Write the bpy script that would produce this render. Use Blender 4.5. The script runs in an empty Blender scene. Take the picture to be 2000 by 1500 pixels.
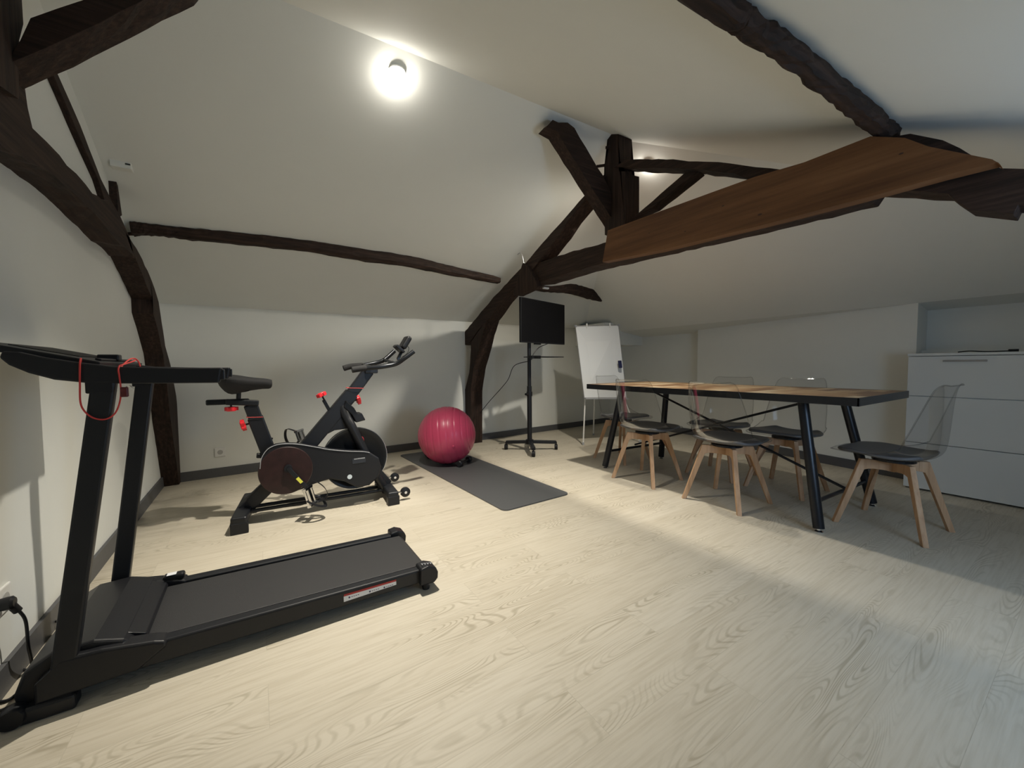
import bpy, bmesh, math, random
from mathutils import Vector, Matrix
from math import pi, sin, cos, radians
C = bpy.context.scene.collection
random.seed(7)

# ------------------------------------------------------------------ camera
FPX = 769.883
CF = Vector((0.5443, 0.8375, -0.0487)).normalized()
CR = Vector((0.8382, -0.5452, -0.0080)).normalized()
CU = CR.cross(CF).normalized()
CR = CF.cross(CU).normalized()
CAM = Vector((0, 0, 1.0))
cd = bpy.data.cameras.new('camera'); cam = bpy.data.objects.new('camera', cd); C.objects.link(cam)
cd.sensor_fit = 'HORIZONTAL'; cd.sensor_width = 36.0; cd.lens = FPX / 2000 * 36.0
cd.clip_start = 0.02; cd.clip_end = 60
M = Matrix((CR, CU, -CF)).transposed().to_4x4(); M.translation = CAM
cam.matrix_world = M
bpy.context.scene.camera = cam
vs = bpy.context.scene.view_settings
vs.view_transform = 'Standard'; vs.look = 'None'; vs.gamma = 1.0; vs.use_curve_mapping = False
vs.exposure = 0.12

def ray(px, py): return CF + CR * ((px - 1000) / FPX) - CU * ((py - 750) / FPX)
def atx(px, py, X): d = ray(px, py); return CAM + d * (X / d.x)
def aty(px, py, Y): d = ray(px, py); return CAM + d * (Y / d.y)
def atz(px, py, Z=0.0): d = ray(px, py); return CAM + d * ((Z - 1.0) / d.z)

# ------------------------------------------------------------------ world and daylight
w = bpy.data.worlds.new('world'); bpy.context.scene.world = w; w.use_nodes = True
w.node_tree.nodes['Background'].inputs[0].default_value = (0.45, 0.62, 1.0, 1)
w.node_tree.nodes['Background'].inputs[1].default_value = 0.6
LAMP_A_W = 350.0; LAMP_B_W = 185.0; DAY_W = 14.0
def area(name, loc, direction, sx, sy, watts, col):
    l = bpy.data.lights.new(name, 'AREA'); l.shape = 'RECTANGLE'; l.size = sx; l.size_y = sy
    l.energy = watts; l.color = col
    o = bpy.data.objects.new(name, l); C.objects.link(o); o.location = loc
    o.rotation_euler = Vector(direction).to_track_quat('-Z', 'Y').to_euler(); return o
# daylight entering by the small window in the eaves wall behind the camera
area('window_daylight', (1.95, -0.70, 1.0), (0.05, 1, -0.25), 0.9, 0.6, DAY_W, (0.50, 0.72, 1.0))

# ------------------------------------------------------------------ materials
def new_mat(name):
    m = bpy.data.materials.new(name); m.use_nodes = True
    return m, m.node_tree.nodes, m.node_tree.links, m.node_tree.nodes['Principled BSDF']
def simple(name, col, rough=0.5, metal=0.0, bump=0.0, scale=60.0, var=0.0, spec=0.5):
    m, n, l, p = new_mat(name)
    p.inputs['Base Color'].default_value = (*col, 1); p.inputs['Roughness'].default_value = rough
    p.inputs['Metallic'].default_value = metal
    p.inputs['Specular IOR Level'].default_value = spec
    tc = n.new('ShaderNodeTexCoord'); nz = n.new('ShaderNodeTexNoise')
    nz.inputs['Scale'].default_value = scale; nz.inputs['Detail'].default_value = 4
    l.new(tc.outputs['Object'], nz.inputs['Vector'])
    if var:
        mx = n.new('ShaderNodeMix'); mx.data_type = 'RGBA'
        mx.inputs['A'].default_value = (*[c * (1 - var) for c in col], 1)
        mx.inputs['B'].default_value = (*[min(1, c * (1 + var)) for c in col], 1)
        l.new(nz.outputs['Fac'], mx.inputs['Factor']); l.new(mx.outputs['Result'], p.inputs['Base Color'])
    if bump:
        b = n.new('ShaderNodeBump'); b.inputs['Strength'].default_value = bump; b.inputs['Distance'].default_value = 0.002
        l.new(nz.outputs['Fac'], b.inputs['Height']); l.new(b.outputs['Normal'], p.inputs['Normal'])
    return m
def ramp(n, stops):
    r = n.new('ShaderNodeValToRGB'); e = r.color_ramp.elements
    e[0].position = stops[0][0]; e[0].color = (*stops[0][1], 1)
    e[1].position = stops[-1][0]; e[1].color = (*stops[-1][1], 1)
    for pos, c in stops[1:-1]:
        k = e.new(pos); k.color = (*c, 1)
    return r
def wood(name, c0, c1, c2, axis, rough=0.75, fine=60, bump=0.35, scale=1.0):
    m, n, l, p = new_mat(name)
    tc = n.new('ShaderNodeTexCoord'); mp = n.new('ShaderNodeMapping')
    sc = [fine * scale] * 3; sc[axis] = fine * scale * 0.05
    mp.inputs['Scale'].default_value = sc
    l.new(tc.outputs['Object'], mp.inputs['Vector'])
    nz = n.new('ShaderNodeTexNoise'); nz.inputs['Scale'].default_value = 1.0; nz.inputs['Detail'].default_value = 8; nz.inputs['Roughness'].default_value = 0.6
    l.new(mp.outputs[0], nz.inputs['Vector'])
    r = ramp(n, [(0.3, c0), (0.52, c1), (0.72, c2)])
    l.new(nz.outputs['Fac'], r.inputs['Fac']); l.new(r.outputs['Color'], p.inputs['Base Color'])
    b = n.new('ShaderNodeBump'); b.inputs['Strength'].default_value = bump; b.inputs['Distance'].default_value = 0.006
    l.new(nz.outputs['Fac'], b.inputs['Height']); l.new(b.outputs['Normal'], p.inputs['Normal'])
    p.inputs['Roughness'].default_value = rough; p.inputs['Specular IOR Level'].default_value = 0.3
    return m
OAK = ((0.010, 0.006, 0.004), (0.028, 0.015, 0.010), (0.055, 0.031, 0.021))
oak_x = wood('old_oak_x', *OAK, 0); oak_y = wood('old_oak_y', *OAK, 1); oak_z = wood('old_oak_z', *OAK, 2)
plank_m = wood('brown_plank', (0.085, 0.036, 0.014), (0.15, 0.068, 0.027), (0.20, 0.098, 0.042), 1, 0.6, 22, 0.1)
beech = wood('beech', (0.42, 0.25, 0.14), (0.55, 0.35, 0.21), (0.63, 0.42, 0.27), 2, 0.55, 30, 0.05)
wall_m = simple('white_plaster', (0.775, 0.785, 0.745), 0.85, 0, 0.25, 9, 0.015, 0.2)
ceil_m = simple('white_ceiling_paint', (0.775, 0.785, 0.745), 0.8, 0, 0.2, 7, 0.015, 0.2)
base_m = simple('grey_skirting', (0.085, 0.087, 0.092), 0.5, 0, 0.1, 40, 0.1)
black_m = simple('black_metal', (0.009, 0.010, 0.013), 0.42, 0, 0.05, 120, 0, 0.4)
blackp = simple('black_plastic', (0.010, 0.0105, 0.013), 0.42, 0, 0.1, 200, 0, 0.35)
foam_m = simple('black_foam', (0.016, 0.016, 0.017), 0.85, 0, 0.5, 400)
belt_m = simple('running_belt', (0.020, 0.020, 0.022), 0.55, 0, 0.5, 500, 0.1)
dark_m = simple('dark_steel', (0.02, 0.022, 0.026), 0.3, 0.6)
chrome_m = simple('chrome', (0.75, 0.75, 0.76), 0.15, 1.0)
red_m = simple('red_plastic', (0.75, 0.02, 0.03), 0.4)
redc_m = simple('red_cord', (0.62, 0.05, 0.045), 0.6)
darkred_m = simple('dark_red_print', (0.024, 0.009, 0.009), 0.35, 0, 0, 22, 0.8)
yellow_m = simple('yellow_sticker', (0.80, 0.78, 0.10), 0.5)
white_m = simple('white_plastic', (0.78, 0.78, 0.76), 0.4)
whitep = simple('white_print', (0.72, 0.73, 0.76), 0.4)
greyp = simple('grey_print', (0.35, 0.36, 0.38), 0.4)
ball_m = simple('pink_rubber', (0.50, 0.055, 0.125), 0.33, 0, 0.05, 40, 0.05)
mat_m = simple('grey_mat_foam', (0.085, 0.088, 0.092), 0.45, 0, 0.6, 500, 0.15)
screen_m = simple('screen_glass', (0.003, 0.003, 0.004), 0.5, 0, 0, 60, 0, 0.15)
board_m = simple('white_board', (0.75, 0.77, 0.78), 0.25)
alu_m = simple('aluminium', (0.45, 0.45, 0.46), 0.35, 0.8)
blue_m = simple('blue_felt', (0.006, 0.010, 0.06), 0.8)
cab_m = simple('white_gloss_front', (0.70, 0.71, 0.69), 0.3)
gap_m = simple('dark_gap', (0.03, 0.03, 0.03), 0.8)
pad_m = simple('grey_cushion', (0.115, 0.115, 0.12), 0.45, 0, 0.2, 250)
table_steel = simple('blackened_steel', (0.010, 0.012, 0.017), 0.33, 0.3, 0.1, 60)

def floor_material():
    m, n, l, p = new_mat('greige_oak_planks')
    tc = n.new('ShaderNodeTexCoord')
    br = n.new('ShaderNodeTexBrick')
    br.inputs['Scale'].default_value = 1.0; br.inputs['Brick Width'].default_value = 1.22; br.inputs['Row Height'].default_value = 0.178
    br.inputs['Mortar Size'].default_value = 0.0010; br.inputs['Mortar Smooth'].default_value = 0.4
    br.offset = 0.37; br.inputs['Color1'].default_value = (0, 0, 0, 1); br.inputs['Color2'].default_value = (1, 1, 1, 1)
    br.inputs['Mortar'].default_value = (0.5, 0.5, 0.5, 1)
    l.new(tc.outputs['Object'], br.inputs['Vector'])
    # each plank shifts the grain
    off = n.new('ShaderNodeVectorMath'); off.operation = 'MULTIPLY_ADD'
    l.new(br.outputs['Color'], off.inputs[0]); off.inputs[1].default_value = (7.3, 3.1, 5.7)
    l.new(tc.outputs['Object'], off.inputs[2])
    # cathedral grain: contour lines of a stretched noise field
    mp = n.new('ShaderNodeMapping'); mp.inputs['Scale'].default_value = (1.5, 7.5, 1)
    l.new(off.outputs[0], mp.inputs['Vector'])
    n1 = n.new('ShaderNodeTexNoise'); n1.inputs['Scale'].default_value = 1.0; n1.inputs['Detail'].default_value = 1.2; n1.inputs['Distortion'].default_value = 0.3
    l.new(mp.outputs[0], n1.inputs['Vector'])
    mul = n.new('ShaderNodeMath'); mul.operation = 'MULTIPLY'; mul.inputs[1].default_value = 230.0
    l.new(n1.outputs['Fac'], mul.inputs[0])
    sn = n.new('ShaderNodeMath'); sn.operation = 'SINE'; l.new(mul.outputs[0], sn.inputs[0])
    rr = n.new('ShaderNodeMapRange'); rr.inputs['From Min'].default_value = 0.1; rr.inputs['From Max'].default_value = 1.0
    l.new(sn.outputs[0], rr.inputs['Value'])
    # strength of the rings varies from place to place
    mp3 = n.new('ShaderNodeMapping'); mp3.inputs['Scale'].default_value = (0.9, 4.5, 1)
    l.new(off.outputs[0], mp3.inputs['Vector'])
    n3 = n.new('ShaderNodeTexNoise'); n3.inputs['Scale'].default_value = 1.6; n3.inputs['Detail'].default_value = 2
    l.new(mp3.outputs[0], n3.inputs['Vector'])
    r3 = n.new('ShaderNodeMapRange'); r3.inputs['From Min'].default_value = 0.46; r3.inputs['From Max'].default_value = 0.66
    l.new(n3.outputs['Fac'], r3.inputs['Value'])
    ring = n.new('ShaderNodeMath'); ring.operation = 'MULTIPLY'; l.new(rr.outputs[0], ring.inputs[0]); l.new(r3.outputs[0], ring.inputs[1])
    # fine pores
    mp2 = n.new('ShaderNodeMapping'); mp2.inputs['Scale'].default_value = (5, 95, 1)
    l.new(off.outputs[0], mp2.inputs['Vector'])
    n2 = n.new('ShaderNodeTexNoise'); n2.inputs['Scale'].default_value = 1.0; n2.inputs['Detail'].default_value = 5
    l.new(mp2.outputs[0], n2.inputs['Vector'])
    r2 = n.new('ShaderNodeMapRange'); r2.inputs['From Min'].default_value = 0.42; r2.inputs['From Max'].default_value = 0.75
    l.new(n2.outputs['Fac'], r2.inputs['Value'])
    # plank tone
    tone = ramp(n, [(0.0, (0.505, 0.455, 0.365)), (0.5, (0.56, 0.51, 0.415)), (1.0, (0.61, 0.565, 0.475))])
    n4 = n.new('ShaderNodeTexNoise'); n4.inputs['Scale'].default_value = 0.8
    l.new(off.outputs[0], n4.inputs['Vector']); l.new(n4.outputs['Fac'], tone.inputs['Fac'])
    m1 = n.new('ShaderNodeMix'); m1.data_type = 'RGBA'; m1.blend_type = 'MULTIPLY'
    sf = n.new('ShaderNodeMath'); sf.operation = 'MULTIPLY'; sf.inputs[1].default_value = 0.45; l.new(r2.outputs[0], sf.inputs[0])
    l.new(sf.outputs[0], m1.inputs['Factor']); l.new(tone.outputs['Color'], m1.inputs['A']); m1.inputs['B'].default_value = (0.68, 0.64, 0.57, 1)
    m2 = n.new('ShaderNodeMix'); m2.data_type = 'RGBA'; m2.blend_type = 'MULTIPLY'
    sg = n.new('ShaderNodeMath'); sg.operation = 'MULTIPLY'; sg.inputs[1].default_value = 0.62; l.new(ring.outputs[0], sg.inputs[0])
    l.new(sg.outputs[0], m2.inputs['Factor']); l.new(m1.outputs['Result'], m2.inputs['A']); m2.inputs['B'].default_value = (0.58, 0.56, 0.50, 1)
    m3 = n.new('ShaderNodeMix'); m3.data_type = 'RGBA'
    ms = n.new('ShaderNodeMath'); ms.operation = 'MULTIPLY'; ms.inputs[1].default_value = 0.35; l.new(br.outputs['Fac'], ms.inputs[0])
    l.new(ms.outputs[0], m3.inputs['Factor']); l.new(m2.outputs['Result'], m3.inputs['A']); m3.inputs['B'].default_value = (0.30, 0.27, 0.21, 1)
    l.new(m3.outputs['Result'], p.inputs['Base Color'])
    b = n.new('ShaderNodeBump'); b.inputs['Strength'].default_value = 0.25; b.inputs['Distance'].default_value = 0.001
    l.new(r2.outputs[0], b.inputs['Height']); l.new(b.outputs['Normal'], p.inputs['Normal'])
    p.inputs['Roughness'].default_value = 0.52; p.inputs['Specular IOR Level'].default_value = 0.35
    return m
floor_m = floor_material()

def tabletop_material():
    m, n, l, p = new_mat('patchwork_wood')
    tc = n.new('ShaderNodeTexCoord')
    br = n.new('ShaderNodeTexBrick'); br.inputs['Scale'].default_value = 1.0
    br.inputs['Brick Width'].default_value = 0.34; br.inputs['Row Height'].default_value = 0.075; br.inputs['Mortar Size'].default_value = 0.0012
    br.inputs['Color1'].default_value = (0, 0, 0, 1); br.inputs['Color2'].default_value = (1, 1, 1, 1)
    rot = n.new('ShaderNodeMapping'); l.new(tc.outputs['Object'], rot.inputs['Vector'])
    l.new(rot.outputs[0], br.inputs['Vector'])
    r = ramp(n, [(0.0, (0.20, 0.10, 0.045)), (0.35, (0.42, 0.27, 0.14)), (0.7, (0.58, 0.44, 0.27)), (1.0, (0.68, 0.58, 0.42))])
    l.new(br.outputs['Color'], r.inputs['Fac'])
    mp = n.new('ShaderNodeMapping'); mp.inputs['Scale'].default_value = (6, 90, 10); l.new(tc.outputs['Object'], mp.inputs['Vector'])
    nz = n.new('ShaderNodeTexNoise'); nz.inputs['Scale'].default_value = 1; nz.inputs['Detail'].default_value = 6; l.new(mp.outputs[0], nz.inputs['Vector'])
    mx = n.new('ShaderNodeMix'); mx.data_type = 'RGBA'; mx.blend_type = 'MULTIPLY'; mx.inputs['B'].default_value = (0.45, 0.36, 0.27, 1)
    l.new(nz.outputs['Fac'], mx.inputs['Factor']); l.new(r.outputs['Color'], mx.inputs['A'])
    l.new(mx.outputs['Result'], p.inputs['Base Color']); p.inputs['Roughness'].default_value = 0.4
    return m
top_m = tabletop_material()

def clear_material():
    m, n, l, p = new_mat('smoked_clear_plastic')
    n.remove(p)
    out = n['Material Output']
    tr = n.new('ShaderNodeBsdfTransparent')
    gl = n.new('ShaderNodeBsdfGlossy'); gl.inputs['Roughness'].default_value = 0.06; gl.inputs['Color'].default_value = (0.9, 0.9, 0.9, 1)
    lw = n.new('ShaderNodeLayerWeight'); lw.inputs['Blend'].default_value = 0.32
    cr = ramp(n, [(0.0, (0.87, 0.87, 0.87)), (0.55, (0.84, 0.84, 0.84)), (0.9, (0.78, 0.78, 0.785)), (1.0, (0.66, 0.66, 0.67))])
    l.new(lw.outputs['Facing'], cr.inputs['Fac']); l.new(cr.outputs['Color'], tr.inputs['Color'])
    fr = n.new('ShaderNodeFresnel'); fr.inputs['IOR'].default_value = 1.42
    mx = n.new('ShaderNodeMixShader'); fm = n.new('ShaderNodeMath'); fm.operation = 'MULTIPLY'; fm.inputs[1].default_value = 0.32; l.new(fr.outputs[0], fm.inputs[0]); l.new(fm.outputs[0], mx.inputs[0]); l.new(tr.outputs[0], mx.inputs[1]); l.new(gl.outputs[0], mx.inputs[2])
    l.new(mx.outputs[0], out.inputs['Surface'])
    return m
clear_m = clear_material()
def emit(name, col, s):
    m, n, l, p = new_mat(name)
    p.inputs['Base Color'].default_value = (*col, 1); p.inputs['Emission Color'].default_value = (*col, 1); p.inputs['Emission Strength'].default_value = s
    return m
bulb_m = emit('lit_bulb', (1.0, 0.95, 0.86), 30.0)

# ------------------------------------------------------------------ mesh helpers
def bm_new(): return bmesh.new()
def box(bm, lo, hi, mtx=None):
    vs_ = [bm.verts.new((x, y, z)) for x in (lo[0], hi[0]) for y in (lo[1], hi[1]) for z in (lo[2], hi[2])]
    for f in ((0, 1, 3, 2), (4, 6, 7, 5), (0, 4, 5, 1), (2, 3, 7, 6), (0, 2, 6, 4), (1, 5, 7, 3)):
        bm.faces.new([vs_[i] for i in f])
    if mtx is not None:
        for v in vs_: v.co = mtx @ v.co
    return vs_
def frame_of(t):
    t = t.normalized(); u = Vector((0, 0, 1)) if abs(t.z) < 0.95 else Vector((0, 1, 0))
    a = t.cross(u).normalized(); b = a.cross(t).normalized(); return a, b
def tube(bm, pts, r, seg=12, cap=True, flat=None, up=None):
    """round (or w x h rectangular when flat is given) section swept along pts"""
    pts = [Vector(p) for p in pts]; rs = r if isinstance(r, (list, tuple)) else [r] * len(pts)
    rings = []; prev = None
    for i, p in enumerate(pts):
        t = (pts[min(i + 1, len(pts) - 1)] - pts[max(i - 1, 0)]).normalized()
        if up is not None:
            a = t.cross(Vector(up)).normalized(); b = a.cross(t).normalized()
        elif prev is None: a, b = frame_of(t)
        else:
            a = (prev - t * prev.dot(t)).normalized(); b = a.cross(t).normalized()
        prev = a
        if flat is None:
            ring = [bm.verts.new(p + (a * cos(2 * pi * k / seg) + b * sin(2 * pi * k / seg)) * rs[i]) for k in range(seg)]
        else:
            wd, ht = flat; k_ = rs[i] if isinstance(r, (list, tuple)) else 1.0
            ring = [bm.verts.new(p + a * sx * wd / 2 * k_ + b * sy * ht / 2 * k_) for sx, sy in ((-1, -1), (1, -1), (1, 1), (-1, 1))]
        rings.append(ring)
    m = len(rings[0])
    for i in range(len(rings) - 1):
        for k in range(m):
            bm.faces.new([rings[i][k], rings[i][(k + 1) % m], rings[i + 1][(k + 1) % m], rings[i + 1][k]])
    if cap: bm.faces.new(rings[0][::-1]); bm.faces.new(rings[-1])
def smooth_path(pts, n=6):
    pts = [Vector(p) for p in pts]; out = []
    q = [pts[0] * 2 - pts[1]] + pts + [pts[-1] * 2 - pts[-2]]
    for i in range(1, len(q) - 2):
        for k in range(n):
            t = k / n; a, b, c, d = q[i - 1], q[i], q[i + 1], q[i + 2]
            out.append(0.5 * ((2 * b) + (c - a) * t + (2 * a - 5 * b + 4 * c - d) * t * t + (3 * b - a - 3 * c + d) * t ** 3))
    out.append(pts[-1]); return out
def lathe(bm, prof, center, axis=(0, 0, 1), seg=24):
    ax = Vector(axis).normalized(); a, b = frame_of(ax); c = Vector(center); rings = []
    for r, h in prof:
        rings.append([bm.verts.new(c + ax * h + (a * cos(2 * pi * k / seg) + b * sin(2 * pi * k / seg)) * max(r, 1e-4)) for k in range(seg)])
    for i in range(len(rings) - 1):
        for k in range(seg):
            bm.faces.new([rings[i][k], rings[i][(k + 1) % seg], rings[i + 1][(k + 1) % seg], rings[i + 1][k]])
    bm.faces.new(rings[0][::-1]); bm.faces.new(rings[-1])
def cyl(bm, c, r, h, axis=(0, 0, 1), seg=24): lathe(bm, [(r, -h / 2), (r, h / 2)], c, axis, seg)
def prism(bm, poly, axis, a, b, segs=1, jit=0.0, rnd=None):
    """poly: 2-D outline in the two other axes, extruded along axis from a to b"""
    def mk(u, v, t):
        if axis == 0: return (t, u, v)
        if axis == 1: return (u, t, v)
        return (u, v, t)
    rings = []
    for s in range(segs + 1):
        t = a + (b - a) * s / segs
        rings.append([bm.verts.new(mk(u + (rnd.uniform(-jit, jit) if jit else 0), v + (rnd.uniform(-jit, jit) if jit else 0), t)) for u, v in poly])
    m = len(poly)
    for s in range(segs):
        for k in range(m):
            bm.faces.new([rings[s][k], rings[s][(k + 1) % m], rings[s + 1][(k + 1) % m], rings[s + 1][k]])
    bm.faces.new(rings[0][::-1]); bm.faces.new(rings[-1])
def obj(name, bm, mat, parent=None, smooth=False, bevel=0.0, bseg=2, label=None):
    bmesh.ops.triangulate(bm, faces=[f for f in bm.faces if len(f.verts) > 4])
    bmesh.ops.recalc_face_normals(bm, faces=bm.faces)
    me = bpy.data.meshes.new(name); bm.to_mesh(me); bm.free()
    o = bpy.data.objects.new(name, me); C.objects.link(o); me.materials.append(mat)
    if smooth:
        for p in me.polygons: p.use_smooth = True
        try: me.set_sharp_from_angle(angle=radians(38))
        except Exception: pass
    if bevel:
        b = o.modifiers.new('bevel', 'BEVEL'); b.width = bevel; b.segments = bseg; b.limit_method = 'ANGLE'; b.angle_limit = radians(40)
    if parent: attach(o, parent)
    if label: o['label'] = label
    return o
def attach(o, parent):
    o.parent = parent; o.matrix_parent_inverse = world_of(parent).inverted()
def world_of(o):
    m = Matrix.Translation(o.location) @ o.rotation_euler.to_matrix().to_4x4()
    if o.parent: m = world_of(o.parent) @ o.matrix_parent_inverse @ m
    return m
def thing(name, label, cat, loc=(0, 0, 0), rz=0.0, group=None):
    o = bpy.data.objects.new(name, None); C.objects.link(o); o.location = loc; o.rotation_euler = (0, 0, rz)
    o.empty_display_size = 0.05
    return tag(o, label, cat, group)
def tag(o, label, cat, group=None):
    o['label'] = label; o['category'] = cat
    if group: o['group'] = group
    return o
def struct(name, bm, m, **k):
    o = obj(name, bm, m, **k); o['kind'] = 'structure'; return o
def copy_tree(o, parent=None):
    c = o.copy(); C.objects.link(c)
    if parent: c.parent = parent
    for ch in [x for x in bpy.data.objects if x.parent == o]: copy_tree(ch, c)
    return c

# ------------------------------------------------------------------ the room
XL = -0.69
def yb(x): return 4.43 + 0.055 * (x + 0.69)                  # foot of the back wall
def zfar(x, y): return 1.55 + 0.483 * (yb(x) - y)            # rear roof slope
def zr(x): return zfar(x, 2.15)                              # ridge height
def znear(x, y): return zr(x) - 0.452 * (2.15 - y)           # roof slope over the camera
YN = -0.62
def slab(polys, thick):
    bm = bm_new()
    for poly in polys:
        lo = [bm.verts.new(p) for p in poly]; hi = [bm.verts.new(Vector(p) + Vector(thick)) for p in poly]
        m = len(poly); bm.faces.new(lo); bm.faces.new(hi[::-1])
        for k in range(m): bm.faces.new([lo[k], lo[(k + 1) % m], hi[(k + 1) % m], hi[k]])
    return bm
bm = bm_new(); box(bm, (-0.9, YN - 0.2, -0.1), (5.3, 5.0, 0.0)); struct('floor', bm, floor_m)
HX = 2.50
apex = (HX, 2.15, zr(HX)); zA = zr(HX)
def zhip(x): return zA - 0.597 * (x - HX) if x < 4.6 else zA - 0.597 * 2.1 - 0.14 * (x - 4.6)
hx_far = 4.46; hx_near = 4.50
rear = [(XL, 2.15, zr(XL)), apex, (hx_far, yb(hx_far), zhip(hx_far)), (hx_far, yb(hx_far) + .3, zhip(hx_far) - .145), (XL, yb(XL) + .3, 1.405)]
bm = slab([rear], (0, 0, 0.08)); struct('ceiling', bm, ceil_m)
nearp = [(XL, 2.15, zr(XL)), apex, (hx_near, YN, znear(hx_near, YN)), (XL, YN, znear(XL, YN))]
bm = slab([nearp], (0, 0, 0.08)); struct('ceiling', bm, ceil_m)
hip = [apex, (hx_far, yb(hx_far), zhip(hx_far)), (4.6, 5.0, zhip(4.599)), (4.6, YN, zhip(4.599)), (hx_near, YN, znear(hx_near, YN))]
hip2 = [(4.6, 5.0, zhip(4.599)), (5.3, 5.0, zhip(5.3)), (5.3, YN - .1, zhip(5.3)), (4.6, YN, zhip(4.599))]
bm = slab([hip, hip2], (0, 0, 0.08)); struct('ceiling', bm, ceil_m)
# left gable wall
bm = slab([[(XL, YN, 0), (XL, yb(XL), 0), (XL, yb(XL), 1.56), (XL, 2.15, zr(XL) + .01), (XL, YN, znear(XL, YN) + .01)]], (-0.15, 0, 0)); struct('wall_left', bm, wall_m)
# back wall
bm = slab([[(XL - .15, yb(XL - .15), 0), (5.2, yb(5.2), 0), (5.2, yb(5.2), 1.42), (4.62, yb(4.62), 1.50), (4.46, yb(4.46), 1.56), (XL - .15, yb(XL), 1.56)]], (0, 0.15, 0)); struct('wall_back', bm, wall_m)
# boxed bulkhead in the far right corner
bm = bm_new(); box(bm, (4.25, 4.07, 1.286), (5.10, 4.85, 1.60)); struct('trim_1', bm, wall_m)
# right wall: recess, slanted bay, niche over the cabinet
bm = bm_new(); box(bm, (5.08, 2.9, 0), (5.25, 4.95, 1.62)); struct('wall_right', bm, wall_m)
bm = slab([[(4.92, 3.05, 0), (4.60, 0.92, 0), (4.90, 0.92, 0), (5.25, 3.05, 0)]], (0, 0, 1.62)); struct('wall_right', bm, wall_m)
bm = bm_new(); box(bm, (4.90, YN - .1, 0), (5.10, 0.93, 1.62)); struct('wall_right', bm, wall_m)
bm = bm_new(); box(bm, (4.76, YN, 0), (4.91, 0.92, 1.093)); struct('trim_2', bm, wall_m)
# eaves wall behind the camera with a small window opening
bm = bm_new()
WX0, WX1, WZ0, WZ1 = 1.45, 2.45, 0.65, 1.30
for lo, hi in (((XL - .15, YN - .15, 0), (WX0, YN, 1.62)), ((WX1, YN - .15, 0), (5.2, YN, 1.62)), ((WX0, YN - .15, 0), (WX1, YN, WZ0)), ((WX0, YN - .15, WZ1), (WX1, YN, 1.62))):
    box(bm, lo, hi)
struct('wall_near', bm, wall_m)
bm = bm_new()
for lo, hi in (((WX0, YN - .1, WZ0), (WX0 + .05, YN - .05, WZ1)), ((WX1 - .05, YN - .1, WZ0), (WX1, YN - .05, WZ1)), ((WX0, YN - .1, WZ0), (WX1, YN - .05, WZ0 + .05)), ((WX0, YN - .1, WZ1 - .05), (WX1, YN - .05, WZ1)), ((1.93, YN - .1, WZ0), (1.97, YN - .05, WZ1))):
    box(bm, lo, hi)
struct('window_1', bm, white_m)
# skirting boards
bm = slab([[(XL, YN, 0), (XL, yb(XL), 0), (XL + .014, yb(XL), 0), (XL + .014, YN, 0)]], (0, 0, .088)); struct('baseboard_left', bm, base_m)
bm = slab([[(XL, yb(XL), 0), (5.08, yb(5.08), 0), (5.08, yb(5.08) - .014, 0), (XL, yb(XL) - .014, 0)]], (0, 0, .082)); struct('baseboard_back', bm, base_m)
bm = slab([[(4.92, 3.05, 0), (4.60, 0.92, 0), (4.586, 0.92, 0), (4.906, 3.055, 0)], [(5.08, 3.05, 0), (5.066, 3.05, 0), (5.066, 4.7, 0), (5.08, 4.7, 0)]], (0, 0, .085)); struct('baseboard_right', bm, base_m)

# ------------------------------------------------------------------ ceiling lamps
def ceiling_lamp(loc, normal, watts, label, angle, halo):
    t = thing('ceiling_spotlight', label, 'ceiling light', loc, 0, 'ceiling spotlights')
    nrm = Vector(normal).normalized()
    bm = bm_new(); lathe(bm, [(0.046, -0.004), (0.046, 0.003), (0.040, 0.004)], loc, nrm, 28)
    obj('bezel', bm, white_m, t, smooth=True)
    bm = bm_new(); lathe(bm, [(0.038, -0.003), (0.038, 0.012), (0.030, 0.028), (0.015, 0.036), (0.004, 0.038)], loc, nrm, 24)
    obj('bulb', bm, bulb_m, t, smooth=True)
    l = bpy.data.lights.new('lamp_beam', 'SPOT'); l.energy = watts; l.color = (1.0, 0.93, 0.80)
    l.spot_size = radians(angle); l.spot_blend = 1.0; l.shadow_soft_size = 0.045 if 'behind' in label else 0.025
    o = bpy.data.objects.new('lamp_beam', l); C.objects.link(o)
    o.location = Vector(loc) + nrm * 0.05; o.rotation_euler = nrm.to_track_quat('-Z', 'Y').to_euler(); attach(o, t)
    l = bpy.data.lights.new('lamp_glow', 'POINT'); l.energy = halo; l.color = (1.0, 0.94, 0.84); l.shadow_soft_size = 0.02
    o = bpy.data.objects.new('lamp_glow', l); C.objects.link(o); o.location = Vector(loc) + nrm * 0.07; attach(o, t)
A = Vector((0.716, 2.255, zfar(0.716, 2.255)))
B = Vector((2.71, 2.13, zhip(2.71) - 0.006))
ceiling_lamp(A, (0.0, -0.03, -1.0), LAMP_A_W, 'small round ceiling spotlight glowing bright in the white slope left of the truss', 93, 1.7)
ceiling_lamp(B, (-0.28, 0.25, -0.92), LAMP_B_W, 'ceiling spotlight behind the king post above the dining table', 144, 0.45)

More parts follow.
